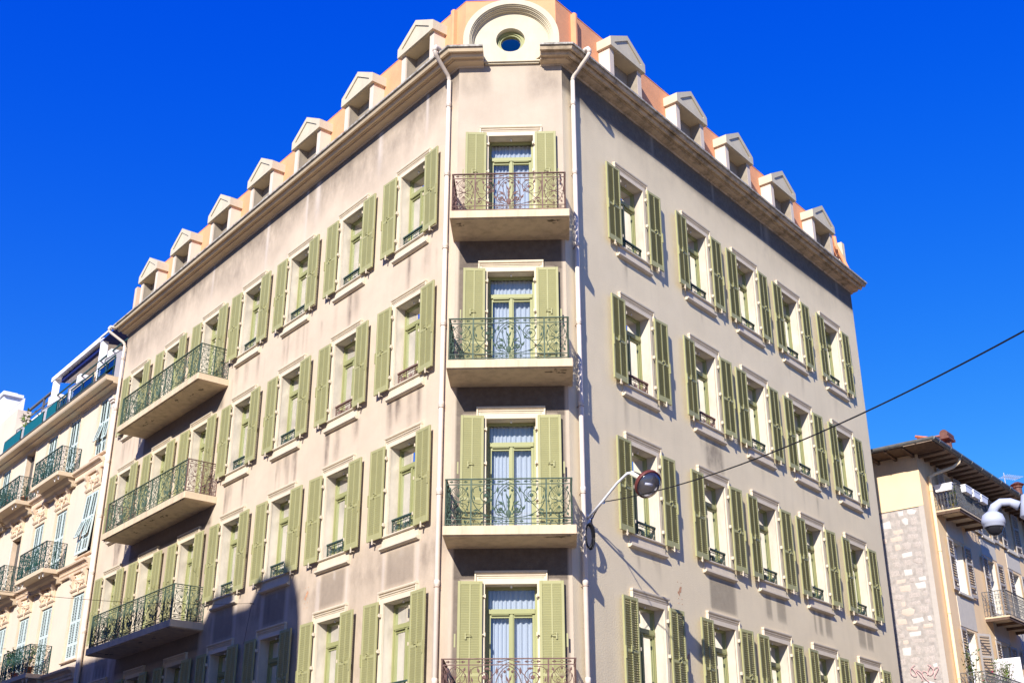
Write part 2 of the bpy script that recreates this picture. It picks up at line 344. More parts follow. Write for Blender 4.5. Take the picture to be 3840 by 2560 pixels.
def dirt_shadeR(X, Z):
    S = -X; r = np.zeros_like(X); g = np.zeros_like(X); b = np.zeros_like(X)
    r += .3*sm(Z, 17.3+.2*np.sin(S*2), 18.3)
    for s, w in ((5.6,.06),(11.6,.12),(11.3,.04),(8.6,.04),(16.2,.06)): g += drip(S, Z, s, w, 18.85, 1.0, .3)
    r += .75*rect(S, Z, 7.25, 8.05, T[3]-3.1, T[3]-2.28, .06, .3)
    b += .62*rect(S, Z, 7.0, 8.15, T[1]+.35, T[2]-2.26, .03, .05)
    for s in (4.05,4.2,4.7,4.85,4.95): r += drip(S, Z, s, .035, T[2]-2.27, .6+.4*math.sin(s*9), .8)
    for s, w in ((9.75,.15),(10.4,.2),(12.5,.1),(12.95,.17),(12.2,.05),(15.0,.2),(15.5,.17)):
        b += .52*rect(S, Z, s-w, s+w, T[1]+.55, T[2]-2.27, .03, .05)
    for k in range(24):
        rr = random.Random(500+k); c = rr.choice(RC); r += drip(S, Z, c+rr.uniform(-.6,.6), rr.uniform(.02,.06), T[rr.choice([4,3])]-2.27, rr.uniform(.3,1.2), .3)
    b += .9*sm(Z, 18.02+.08*np.sin(S*1.3), 18.3)  # uniform band: cornice shadow painted into the wall colour over the grime
    r += .12*sm(-Z, -8, -5)
    return np.clip(r,0,1), np.clip(g,0,1), np.clip(b,0,1)
def dirt_shadeC(X, Z):
    r = np.zeros_like(X); g = np.zeros_like(X); b = np.zeros_like(X)
    r += .5*rect(X, Z, -1.15, -.45, 18.0, 18.9, .15, .35)+.5*rect(X, Z, .5, 1.15, 18.1, 18.9, .15, .35)  # cornice shade painted into both upper corners as mottled grime
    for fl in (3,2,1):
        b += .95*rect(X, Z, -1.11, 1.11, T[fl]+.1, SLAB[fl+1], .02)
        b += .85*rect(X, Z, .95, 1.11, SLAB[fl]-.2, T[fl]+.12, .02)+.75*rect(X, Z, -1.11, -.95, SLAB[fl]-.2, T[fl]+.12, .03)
    return np.clip(r,0,1), np.clip(g,0,1), np.clip(b,0,1)

# ------------------------------------------------------------------ ground and streets
g = MB().add([(-900,-600,-.02),(900,-600,-.02),(900,1400,-.02),(-900,1400,-.02)], [(0,1,2,3)])
link('ground', g.mesh('ground', 'paving'), kind='structure')
g = MB(); g.box(-16,16,-1.2,120,0,.12,0)
def strip(F, s0, s1, n0, n1, z0, z1, name, mat, kind='structure', parent=None):
    b = MB(); gg = FR[F][3]; b.box(min(gg*s0,gg*s1), max(gg*s0,gg*s1), n0, n1, z0, z1); return link(name, b.mesh(name, mat), parent, FM(F), kind=kind)
strip('L', -6, 70, 2.4, 12.2, -.016, -.012, 'road', 'asphalt')
strip('R', -6, 70, 2.4, 12.2, -.011, -.007, 'road', 'asphalt')
strip('L', 1.0, 70, 0, 2.4, -.016, .13, 'pavement', 'paving')
strip('R', 1.0, 70, .0, 2.4, -.016, .128, 'pavement', 'paving')
b = MB()
for k in range(12): b.box(6+k*4.5, 8.5+k*4.5, 7.2, 7.35, -.008, -.003)
link('road_marking', b.mesh('road_marking', 'line'), None, FM('L'), kind='structure')

# ------------------------------------------------------------------ main building
bldg = thing('apartment_building', 'large cream corner apartment building with sage green shutters, iron balconies and orange attic', 'building', (0, 24, 0))
g_ = {F: FR[F][3] for F in FR}
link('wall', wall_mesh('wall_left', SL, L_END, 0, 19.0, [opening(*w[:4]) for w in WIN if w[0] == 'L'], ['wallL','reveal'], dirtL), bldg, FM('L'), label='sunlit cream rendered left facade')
link('wall', wall_mesh('wall_corner', -HW, HW, 0, 19.0, [opening(*w[:4]) for w in WIN if w[0] == 'C'], ['wallC','reveal'], dirt_shadeC, step=.05), bldg, FM('C'), label='narrow corner facade with dark bare render under each balcony')
link('wall', wall_mesh('wall_right', -R_END, -SR_, 0, 19.0, [opening(*w[:4]) for w in WIN if w[0] == 'R'], ['wallR','reveal'], dirt_shadeR), bldg, FM('R'), label='taupe rendered right facade')
b = MB(); b.box(0, 12, -.2, 0, 0, 19.0)
E = FM('R', R_END, 0, 0)     # far end walls and back so that light does not leak in
bb = MB(); bb.box(0, .2, -13, -.01, 0, 20.6); link('end_wall', bb.mesh('end_wall', 'wallR'), bldg, E)
bb = MB(); bb.box(-.2, 0, -13, -.01, 0, 20.6); link('end_wall', bb.mesh('end_wall', 'wallL'), bldg, FM('L', L_END, 0, 0))
# flat roof
rz = 20.7; P = [miter('L',-.3,'C',-.3,rz), miter('R',-.3,'C',-.3,rz), W('R',R_END-.1,-.3,rz), W('R',R_END-.1,-13,rz), W('L',L_END-.1,-13,rz), W('L',L_END-.1,-.3,rz)]
link('roof', MB().add(P, [tuple(range(6))[::-1]]).mesh('roof', 'ledge'), bldg)
# cornice: profile swept along left facade, round the corner piece, and along the right one
def sweep(prof, stations, mats, mi=None):
    b = MB(); n = len(prof); vs = []
    for st in stations: vs += [st(nn, z) for nn, z in prof]
    fs = []; ms = []
    for i in range(len(stations)-1):
        for j in range(n): fs.append((i*n+j, i*n+(j+1)%n, (i+1)*n+(j+1)%n, (i+1)*n+j)); ms.append((mi or {}).get(j, 0))
    fs += [tuple(range(n))[::-1], tuple((len(stations)-1)*n+j for j in range(n))]; ms += [0,0]
    b.add(vs, fs); b.m = ms; return b
CP = [(-.2,18.80),(.02,18.80),(.03,18.835),(.20,18.85),(.215,18.895),(.245,18.90),(.25,18.955),(.285,18.955),(.285,18.865),(.335,18.87),(.37,18.935),(.385,18.985),(.415,18.985),(.415,18.925),(.465,18.93),(.50,18.985),(.50,19.01),(.545,19.01),(.545,19.06),(-.2,19.10)]
CMI = {16:1, 17:1, 18:1}
stL = [lambda n,z: W('L', L_END+.1, n, z), lambda n,z: miter('L', n, 'C', n, z), lambda n,z: W('C', -.615, n, z)]
stR = [lambda n,z: W('C', .695, n, z), lambda n,z: miter('R', n, 'C', n, z), lambda n,z: W('R', R_END+.12, n, z)]
link('cornice', sweep(CP, stL, 0, CMI).mesh('cornice', ['cornice','ledge']), bldg, label='moulded cornice over the left facade')
link('cornice', sweep(CP, stR, 0, CMI).mesh('cornice', ['corniceR','ledge']), bldg, label='moulded cornice with blackened edge over the right facade')
# attic wall and coping
AP = [(-.45,18.9),(-.22,18.9),(-.235,20.93),(-.45,20.93)]
stA = [lambda n,z: W('L', L_END-.35, n, z), lambda n,z: miter('L', n, 'C', n, z), lambda n,z: miter('R', n, 'C', n, z), lambda n,z: W('R', R_END+.05-(.25 if z > 20 else 0), n, z)]
link('attic_wall', sweep(AP, stA[:2]+[lambda n,z: W('C', -.62, n, z)], 0).mesh('attic_wall', 'attic'), bldg)
link('attic_wall', sweep(AP, [lambda n,z: W('C', .62, n, z)]+stA[2:], 0).mesh('attic_wall', 'attic'), bldg)
link('attic_wall', MB().box(-.62,.62,-.45,-.232,20.2,20.93).mesh('attic_wall', 'attic'), bldg, FM('C'))
AP = [(-.47,20.93),(-.225,20.93),(-.225,20.945),(-.47,20.96)]
link('coping', sweep(AP, stA, 0).mesh('coping', 'attic'), bldg)
# vent pipes beside the corner gable
for F, s, nm in (('L', 2.44, 0), ('R', 2.62, 0)):
    b = MB(); b.bbox(-.06,.06,-.25,-.1, 19.05,20.86,.03); b.lathe([(.05,0),(.05,.03)],8,mat=Matrix.Translation((0,-.17,20.86))); link('vent_shaft', b.mesh('vent_shaft','attic'), bldg, FM(F, s))
b = MB(); b.tube([(0,-.15,20.75),(0,-.12,20.4),(-.18,.0,19.9),(-.25,.1,19.5),(-.35,.2,19.1)], .06, 8, 0); link('vent_pipe', b.mesh('vent_pipe','attic'), bldg, FM('R', 16.85))
# corner gable: round arch, panel, oculus
def arc(cx, cz, r, a0, a1, k): return [(cx+r*math.cos(a0+(a1-a0)*i/k), cz+r*math.sin(a0+(a1-a0)*i/k)) for i in range(k+1)]
ACX = -.03; ACZ = 19.42
def archring(b, ro, ri, y0, y1, zb, mi=0, k=40):
    o = [(ACX+ro, zb)]+arc(ACX, ACZ, ro, 0, math.pi, k)+[(ACX-ro, zb)]; i_ = [(ACX+ri, zb)]+arc(ACX, ACZ, ri, 0, math.pi, k)+[(ACX-ri, zb)]
    n = len(o); vs = [(x,y1,z) for x,z in o]+[(x,y1,z) for x,z in i_]+[(x,y0,z) for x,z in o]+[(x,y0,z) for x,z in i_]
    fs = []
    for j in range(n-1): fs += [(j,j+1,n+j+1,n+j),(2*n+j,j,j+1,2*n+j+1)[::-1],(n+j,n+j+1,3*n+j+1,3*n+j)]
    b.add(vs, fs, mi)
b = MB(); archring(b, 1.115, .975, -.3, .30, 19.0)
for i, (ri, y) in enumerate(((.955,.27),(.93,.23),(.915,.19),(.895,.15),(.88,.10),(.865,.05))): archring(b, .98, ri, -.05, y, 19.0)
link('arch', b.mesh('arch','dormer'), bldg, FM('C'))
# panel with a round hole
ocx, ocz, orr = -.005, 19.53, .338; k = 40
outer = []
for i in range(k):
    a = 2*math.pi*i/k; dx, dz = math.cos(a), math.sin(a)
    best = 9
    for t in np.linspace(.35, 1.6, 400):
        x, z = ocx+dx*t, ocz+dz*t
        inside = (z > 18.95) and (z < ACZ or (x-ACX)**2+(z-ACZ)**2 < .9**2) and (abs(x-ACX) < (.9 if z > 19.06 else 9)) and (z > 19.06 or (-.685 < x < .605))
        if not inside: best = t; break
    outer.append((ocx+dx*best, ocz+dz*best))
def hole_panel(y, y2):
    b = MB(); inn = [(ocx+orr*math.cos(2*math.pi*i/k), ocz+orr*math.sin(2*math.pi*i/k)) for i in range(k)]
    b.add([(x,y,z) for x,z in outer]+[(x,y,z) for x,z in inn]+[(x,y2,z) for x,z in inn]+[(x,y-.3,z) for x,z in outer], [(i,(i+1)%k,k+(i+1)%k,k+i) for i in range(k)]+[(k+i,k+(i+1)%k,2*k+(i+1)%k,2*k+i) for i in range(k)]+[(3*k+i,3*k+(i+1)%k,(i+1)%k,i) for i in range(k)])
    return b
b = hole_panel(.07, -.2); b.box(-.69,.61,-.1,.10,18.895,18.93); b.box(-.67,.59,-.1,.06,18.86,18.895)
gab = link('gable_panel', b.mesh('gable_panel','dormer'), bldg, FM('C'))
b = MB(); archf = lambda ro,ri,y0,y1: b.lathe([(ro,y0),(ro,y1),(ri,y1),(ri,y0)], 36, 0, Matrix.Translation((ocx,0,ocz)) @ Matrix.Rotation(R(-90),4,'X'), False)
archf(.345,.27,-.22,-.06); archf(.28,.235,-.22,-.09)
link('round_window_frame', b.mesh('round_window_frame','frame'), gab, FM('C'))
b = MB(); b.add([(ocx+.27*math.cos(2*math.pi*i/36), -.14, ocz+.27*math.sin(2*math.pi*i/36)) for i in range(36)], [tuple(range(36))]); link('pane', b.mesh('pane','glass'), gab, FM('C'))
b = MB(); vs = [(x,y,z) for z in (19.0,20.1) for x,y in ((-.5,-.24),(.5,-.24),(.5,-1.6),(-.5,-1.6))]; b.add(vs, [(0,1,2,3),(4,7,6,5),(0,3,7,4),(1,5,6,2),(3,2,6,7)]); link('loft_space', b.mesh('loft_space','interior'), gab, FM('C'))

# dormers
b = MB()
def pent(w, zb, ze, za): return [(-w,zb),(w,zb),(w,ze),(0,za),(-w,ze)]
b.prism(pent(.77,20.41,20.67,21.13), -.55, .165, 0)
# raised rim on the gable face, triangle left recessed
o = pent(.77,20.41,20.67,21.13); i_ = [(-.60,20.56),(.60,20.56),(.585,20.60),(0,20.98),(-.585,20.60)]
b.add([(x,.165,z) for x,z in o]+[(x,.195,z) for x,z in o]+[(x,.195,z) for x,z in i_]+[(x,.165,z) for x,z in i_], [(j,(j+1)%5,(j+1)%5+5,j+5) for j in range(5)]+[(5+j,5+(j+1)%5,10+(j+1)%5,10+j) for j in range(5)]+[(10+j,10+(j+1)%5,15+(j+1)%5,15+j) for j in range(5)], 0)
gm_ = b.mesh('dormer', ['dormer'])
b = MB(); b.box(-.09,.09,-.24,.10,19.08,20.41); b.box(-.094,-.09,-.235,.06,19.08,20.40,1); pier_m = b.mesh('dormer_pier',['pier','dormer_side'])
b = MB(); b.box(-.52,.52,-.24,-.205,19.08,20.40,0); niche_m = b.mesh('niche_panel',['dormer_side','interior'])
b = MB(); b.box(-.52,.52,-.2,.15,20.398,20.408); sof_m = b.mesh('dormer_soffit','dormer_soffit')
for F, cs in (('L', [3.57,6.27,8.95,11.63,14.29,17.08,19.68]), ('R', [4.41,7.47,10.04,12.69,15.36])):
    for c in cs:
        d = link('dormer', gm_, bldg, FM(F, c))
        for sg in (-1, 1): link('dormer_pier', pier_m, d, FM(F, c+g_[F]*sg*.61) if sg > 0 else FM(F, c+g_[F]*sg*.61) @ Matrix.Translation((0,-.14,0)) @ Matrix.Rotation(R(180),4,'Z') @ Matrix.Translation((0,0,0)))
        link('niche_panel', niche_m, d, FM(F, c)); link('dormer_soffit', sof_m, d, FM(F, c)) 

# ------------------------------------------------------------------ window kit (local: x to the viewer's left, y outwards, z from the opening's top)
def surround(h, w=OW, french=False):
    b = MB(); z0 = -h; W2 = .70
    # jamb bands
    for sg in (-1,1):
        a, c = sorted((sg*w, sg*(w+.09))); b.box(a, c, -.01, .045, z0, .10)
        a, c = sorted((sg*(w+.09), sg*(W2-.02))); b.box(a, c, -.01, .028, z0-(0 if french else .24), .24)
    b.box(-w, w, -.01, .045, .0, .10)
    b.box(-W2+.11, W2-.11, -.01, .030, .10, .24)
    b.extx([(.0,.118),(.04,.118),(.045,.138),(.0,.14)], -W2+.07, W2-.07)
    b.extx([(.0,.160),(.05,.160),(.055,.182),(.0,.185)], -W2+.04, W2-.04)
    b.extx([(.0,.210),(.06,.210),(.07,.235),(.07,.255),(.0,.26)], -W2, W2)
    for sg in (-1,1):
        a, c = sorted((sg*(W2-.03), sg*W2)); b.box(a, c, -.01, .06, .0, .20)
    if not french:
        b.box(-w-.09, w+.09, -.01, .03, z0-.24, z0-.04); b.extx([(-.2,z0-.045),(.055,z0-.045),(.075,z0-.03),(.075,z0-.005),(-.2,z0+.005)], -w-.12, w+.12)
        b.extx([(.0,z0-.31),(.05,z0-.31),(.095,z0-.28),(.095,z0-.24),(.0,z0-.225)], -W2, W2)
    return b
def frame_mesh(h, w=OW):
    b = MB(); y0, y1 = -.30, -.22; z0 = -h+.0; e = .05
    b.box(-w, -w+e, y0, y1, z0, 0); b.box(w-e, w, y0, y1, z0, 0); b.box(-w+e, w-e, y0, y1, -e, 0); b.box(-w+e, w-e, y0, y1, z0, z0+.06)
    zt = -.47; b.box(-w+e, w-e, y0, y1+.025, zt-.05, zt+.04); b.box(-w+e+.06, -.05, y1, y1+.03, zt-.075, zt-.06); b.box(.05, w-e-.06, y1, y1+.03, zt-.075, zt-.06)
    for a, c in ((-w+e, -.0), (.0, w-e)):     # two casements
        st = .05; b.box(a+.003, a+st, y0+.01, y1-.012, z0+.06, zt-.055); b.box(c-st, c-.003, y0+.01, y1-.012, z0+.06, zt-.055)
        b.box(a+st, c-st, y0+.01, y1-.012, zt-.12, zt-.055); b.box(a+st, c-st, y0+.01, y1-.012, z0+.06, z0+.16)
    b.box(-.028, .028, y1-.012, y1+.012, z0+.06, zt-.055)
    return b
def pane_mesh(x0, x1, z0, z1): return MB().add([(x0,-.262,z0),(x1,-.262,z0),(x1,-.262,z1),(x0,-.262,z1)], [(0,1,2,3)]).mesh('pane','glass')
def room(h, w=OW):
    b = MB(); x0, x1, y0, y1, z0, z1 = -w-.25, w+.25, -1.6, -.345, -h-.05, .1
    vs = [(x0,y1,z0),(x1,y1,z0),(x1,y0,z0),(x0,y0,z0),(x0,y1,z1),(x1,y1,z1),(x1,y0,z1),(x0,y0,z1)]
    b.add(vs, [(0,1,2,3),(4,7,6,5),(0,3,7,4),(1,5,6,2),(3,2,6,7)])
    # return strips between the reveal and the room sides
    b.add([(x0,y1,z0),(-w,y1,z0),(-w,y1,z1),(x0,y1,z1),(w,y1,z0),(x1,y1,z0),(x1,y1,z1),(w,y1,z1)], [(0,1,2,3),(4,5,6,7)])
    return b
def guard_mesh():
    b = MB(); h0, h1 = -OH+.03, -OH+.36; w = OW-.005
    b.box(-w, w, -.125, -.07, h1-.035, h1); b.box(-w, w, -.105, -.09, h1-.095, h1-.083); b.box(-w, w, -.105, -.09, h0+.03, h0+.042)
    for x in (-w+.01, -.17, .17, w-.01): b.box(x-.008, x+.008, -.106, -.089, h0-.03, h1-.03)
    N = Vector((0,1,0))
    for cx in (-.335, 0, .335):
        for sg in (-1,1):
            pts = [(cx+sg*(.075-.075*math.cos(t))*(1-.0)+0*sg, -.098, h0+.06+.085*(1-math.cos(t*.5))) for t in np.linspace(0, math.pi, 9)]
            b.tube(pts, .006, 4)
            sp = [(cx+sg*(.07+.05*(1-q*.75)*math.cos(2.2*math.pi*q*1.25+.5)), -.098, h0+.135+.055*(1-q*.75)*math.sin(2.2*math.pi*q*1.25+.5)) for q in np.linspace(0,1,14)]
            b.tube(sp, .0055, 4)
            b.leaf((cx+sg*.02,-.098,h0+.07), (sg*.35,0,1), N, .13, .04)
        b.leaf((cx,-.098,h0+.05), (0,0,1), N, .19, .05)
        b.tube([(cx+.024*math.cos(a), -.098, h1-.06+.018*math.sin(a)) for a in np.linspace(0, 2*math.pi, 9)[:-1]], .005, 4, closed=True)
        for sg in (-1,1): b.leaf((cx+sg*.03,-.098,h1-.06),(sg,0,0),N,.09,.025)
    return b
def louvres(x0, x1, z0, z1, pitch, y, wd=.050, tilt=63, th=.006):
    b = MB(); c, s_ = math.cos(R(tilt)), math.sin(R(tilt)); n = int((z1-z0)/pitch); p = (z1-z0)/n
    for i in range(n):
        z = z0+p*(i+.5); hy, hz = wd/2*c, wd/2*s_*1.0
        q = [(y-hy, z-hz), (y-hy+th*.7, z-hz-th*.7), (y+hy+th*.7, z+hz-th*.7), (y+hy, z+hz)]
        b.add([(x0,a,d) for a,d in q]+[(x1,a,d) for a,d in q], [(0,3,7,4),(1,5,6,2),(3,2,6,7),(0,4,5,1)])
    return b
def shutter_meshes(w, h, pitch=.045, tilt=63, rows=(.13, .47, .53), ycen=.022, mats=('green','slat'), cols=2, th=.04, swd=.05):
    """leaf from x=0 (hinge) to x=w, top at z=0; y 0..th"""
    b = MB(); st = .055; top = .06; zl = -h
    b.bbox(0, st, 0, th, zl, 0, .006); b.bbox(w-st, w, 0, th, zl, 0, .006)
    b.box(st, w-st, .002, th-.002, -top, 0); zr = [-top]
    mids = rows[1:-1] if len(rows) > 2 else []
    b.box(st, w-st, .002, th-.002, zl, zl+rows[0])
    edges = [zl+rows[0]]
    for m_ in rows[1:]:
        if m_ >= 1: continue
        zc = zl+h*m_; 
    cut = []
    for m_ in [r for r in rows[1:] if r < .52]:
        zc = zl+h*m_; b.box(st, w-st, .002, th-.002, zc-.03, zc+.03); cut.append(zc)
    zs = [zl+rows[0]]+[v for c in cut for v in (c-.03, c+.03)]+[-top]
    sl = MB(); cw = (w-2*st)/cols
    for k in range(cols):
        xa = st+k*cw+(.014 if k > 0 else 0); xb = st+(k+1)*cw-(.014 if k < cols-1 else 0)
        if k > 0: b.box(st+k*cw-.014, st+k*cw+.014, .004, th-.004, zl+rows[0], -top)
        for i in range(0, len(zs), 2):
            q = louvres(xa, xb, zs[i], zs[i+1], pitch, th/2, wd=swd, tilt=tilt); sl.add(q.v, q.f)
    return b.mesh('shutter', mats[0]), sl.mesh('slats', mats[1])
def mirrored(me):
    m2 = me.copy(); co = np.empty(len(m2.vertices)*3); m2.vertices.foreach_get('co', co); co = co.reshape(-1,3); co[:,0] *= -1; m2.vertices.foreach_set('co', co.ravel()); m2.flip_normals(); m2.update(); return m2
SH = {}
SH['casement'] = shutter_meshes(.53, 2.03); SH['french'] = shutter_meshes(.47, 2.42, rows=(.13,.28)); SH['frenchL'] = shutter_meshes(.53, 2.42, rows=(.13,.3))
SH['right'] = shutter_meshes(.53, 2.03, tilt=42, swd=.04)
SHM = {k: (mirrored(a), mirrored(c)) for k, (a, c) in SH.items()}
hb = MB(); hb.box(-.05,.012,.0,.018,-.012,.012); hb.box(-.062,-.04,-.03,.03,-.035,.035); hinge_m = hb.mesh('hinge','trim')
cb = MB(); cb.box(.20,.31,.042,.055,-1.05,-1.03); cb.tube([(.20,.05,-1.06),(.22,.075,-1.02),(.28,.075,-1.0),(.33,.05,-1.02)], .007, 4); cb.box(.30,.33,.04,.06,-1.10,-.98)
latch_m = cb.mesh('latch','green')
hk = MB(); hk.tube([(.3,-.06,-2.08),(.3,.03,-2.08),(.3,.05,-2.02)], .009, 4); hk.box(.285,.315,.03,.05,-2.12,-2.0); hook_m = hk.mesh('holdback','trim')
hook_f = MB(); hook_f.box(.50,.53,.04,.06,-1.25,-1.0); hook_f = hook_f.mesh('bolt_rod','green')
sp_ = MB(); sp_.lathe([(.018,0),(.022,-.03),(.012,-.045)], 8, mat=Matrix.Translation((0,-.12,0))); spot_m = sp_.mesh('spotlight','planter')
KIT = {}
for kind, h in (('casement', OH), ('french', T[4]-SLAB[4]-.02)):
    zt = -.47; e = .05; z0 = -h
    KIT[kind] = dict(sur=surround(h, french=kind == 'french').mesh('window','trim'), fr=frame_mesh(h).mesh('window_frame','frame'), room=room(h).mesh('room_recess','interior'),
        panes=[pane_mesh(-OW+e, OW-e, zt+.04, -e), pane_mesh(-OW+e+.05, -.05, z0+.16, zt-.12), pane_mesh(.05, OW-e-.05, z0+.16, zt-.12)])
guard_m = guard_mesh().mesh('window_guard', 'iron_dark')
def curtain_mesh(x0, x1, z0, z1, folds, amp, y=-.36, seed=0, scallop=False):
    rr = random.Random(seed); n = folds*8; ph = rr.uniform(0, 6); vs = []; b = MB()
    for i in range(n+1):
        t = i/n; x = x0+(x1-x0)*t; a = 2*math.pi*folds*(t+.03*math.sin(7*t+ph))+ph
        for z, am in ((z1, .6), ((z0+z1)/2, 1.), (z0, 1.15)): vs.append((x, y-amp*am*(.5+.5*math.sin(a)), z+(scallop and z == z0)*.03*math.sin(a*.5)))
    b.add(vs, [(3*i+j, 3*i+j+1, 3*i+j+4, 3*i+j+3) for i in range(n) for j in (0,1)]); return b
CUR = [curtain_mesh(-.49,.49,-2.4,-.03,11,.05,seed=1).mesh('net','net'), curtain_mesh(.02,.47,-1.93,-.06,5,.05,seed=2).mesh('drape','drape'), curtain_mesh(-.47,-.2,-1.93,-.06,4,.05,seed=3).mesh('drape','drape'), curtain_mesh(-.47,.47,-1.93,-.5,8,.04,seed=5).mesh('drape','drape')]
for me in CUR: me.polygons.foreach_set('use_smooth', [True]*len(me.polygons))
FACE = {'L': 'left facade', 'R': 'right facade', 'C': 'corner facade'}
for F, c, fl, kind, i in WIN:
    kit = KIT[kind]; t = T[fl]; mw = FM(F, c, 0, t); rr = random.Random(hash((F == 'L', i, fl)) & 0xffff)
    w = link('window', kit['sur'], bldg, mw)
    link('window_frame', kit['fr'], w, mw)
    for p in kit['panes']: link('pane', p, w, mw)
    link('room_recess', kit['room'], w, mw); link('spotlight', spot_m, w, mw)
    if kind == 'casement': link('window_guard', guard_m, w, mw, mat='iron_brown' if (F, fl) in (('L',3),('R',3)) and i in (0,1) else 'iron_dark')
    # shutters
    key = ('casement' if F == 'L' else 'right') if kind == 'casement' else ('french' if F == 'C' else 'frenchL')
    hx = .60 if F != 'C' else .545
    for sg in (1, -1):
        fm, sm_ = (SH if sg > 0 else SHM)[key]
        tilt = rr.uniform(-1.5, 3.5) * (1 if F != 'C' else .4)
        if F == 'C' and sg > 0: tilt = 6
        m2 = mw @ Matrix.Translation((sg*hx, .085, .04)) @ Matrix.Rotation(R(-sg*tilt*-1), 4, 'Z')
        s_ = link('shutter', fm, bldg, m2)
        link('slats', sm_, s_, m2, kind='stuff')
        mm = m2 if sg > 0 else m2 @ Matrix.Scale(-1, 4, (1,0,0))
        [link('hinge', hinge_m, s_, mm @ Matrix.Translation((0,0,hz))) for hz in (-.28,-1.0,-1.75)]; link('latch', latch_m, s_, mm); link('bolt_rod', hook_f, s_, mm)
        if kind == 'casement': link('holdback', hook_m, s_, mm)
    # curtains
    if F == 'C':
        link('curtain', CUR[0], None, mw, f'white pleated net curtain behind the {FN[fl]} corner balcony door', 'curtain', 'net curtains of the corner doors')
    elif not (kind == 'french' and fl == 1):
        me = CUR[1] if F == 'L' else CUR[2]
        if (i+fl) % 3 == 0: me = CUR[3]
        
        link('curtain', me, None, mw, f'pale curtain in {FN[fl]} window {ORD[i]} on {FACE[F]}', 'curtain', 'pale curtains in the facade windows')

# ------------------------------------------------------------------ ironwork
N = Vector((0,1,0))
def spiral(b, cx, cz, r0, r1, a0, turns, rad, k=22):
    b.tube([(cx+(r0+(r1-r0)*q)*math.cos(a0+turns*2*math.pi*q), 0, cz+(r0+(r1-r0)*q)*math.sin(a0+turns*2*math.pi*q)) for q in np.linspace(0,1,k)], rad, 4)
def bez(b, p, rad, k=10):
    p = [np.array(x, float) for x in p]; out = []
    for t in np.linspace(0,1,k+1):
        q = p[:]
        while len(q) > 1: q = [q[i]*(1-t)+q[i+1]*t for i in range(len(q)-1)]
        out.append((q[0][0], 0, q[0][1]))
    b.tube(out, rad, 4)
def lf(b, x, z, dx, dz, ln, wd): b.leaf((x,0,z), (dx,0,dz), N, ln, wd, .012)
def rosette(b, x, z, r):
    for k in range(6):
        a = k*math.pi/3+.3; lf(b, x, z, math.cos(a), math.sin(a), r, r*.75)
    b.lathe([(.0,-.012),(r*.35,-.012),(r*.35,.012),(0,.012)], 8, 0, Matrix.Translation((x,0,z)) @ Matrix.Rotation(R(90),4,'X'))
def ringarrow(b, x, z, L=.11, r=.022):
    b.tube([(x+r*math.cos(a),0,z+r*math.sin(a)) for a in np.linspace(0,2*math.pi,11)[:-1]], .006, 4, closed=True)
    for sg in (-1,1):
        b.tube([(x+sg*r,0,z),(x+sg*L,0,z)], .005, 4); lf(b, x+sg*(L-.05), z, sg, 0, .06, .035); lf(b, x+sg*(L-.07), z, sg*.8, .45, .05, .02); lf(b, x+sg*(L-.07), z, sg*.8, -.45, .05, .02)
def lyre(b, cx, w):     # narrow panel, z .14 .. .82
    rx = w*.36
    for sg in (-1,1):
        bez(b, [(cx,.80),(cx+sg*rx*1.9,.66),(cx+sg*rx*1.25,.30),(cx,.16)], .007)
        spiral(b, cx+sg*.06, .545, .045, .012, math.pi/2 if sg > 0 else math.pi/2, -sg*1.2, .006, 12); spiral(b, cx+sg*.06, .415, .045, .012, -math.pi/2, sg*1.2, .006, 12)
        bez(b, [(cx+sg*.02,.50),(cx+sg*.12,.50),(cx+sg*.17,.53),(cx+sg*.17,.60)], .006, 6); bez(b, [(cx+sg*.02,.46),(cx+sg*.12,.46),(cx+sg*.17,.43),(cx+sg*.17,.36)], .006, 6)
        for z, d in ((.70,1),(.27,-1)): lf(b, cx+sg*w*.30, z, sg*.4, d, .09, .05); b.tube([(cx+sg*w*.2,0,z-.1*d),(cx+sg*w*.31,0,z+.01*d)], .005, 4)
        for z in (.59, .37): lf(b, cx+sg*.165, z, sg*.3, 1 if z > .48 else -1, .08, .03)
        lf(b, cx+sg*.16, .48, sg, 0, .07, .03)
    for a in (-42,-28,-14,0,14,28,42):
        for z, d in ((.57,1),(.39,-1)):
            b.tube([(cx,0,z),(cx+.19*math.sin(R(a))*(w/.48),0,z+d*.19*math.cos(R(a)))], .0045, 4)
    for z in (.76,.20): rosette(b, cx, z, .03)
    b.box(cx-.05, cx+.05, -.009, .009, .470, .490)
    ringarrow(b, cx, .875, w*.36, .024); ringarrow(b, cx, .097, w*.36, .024)
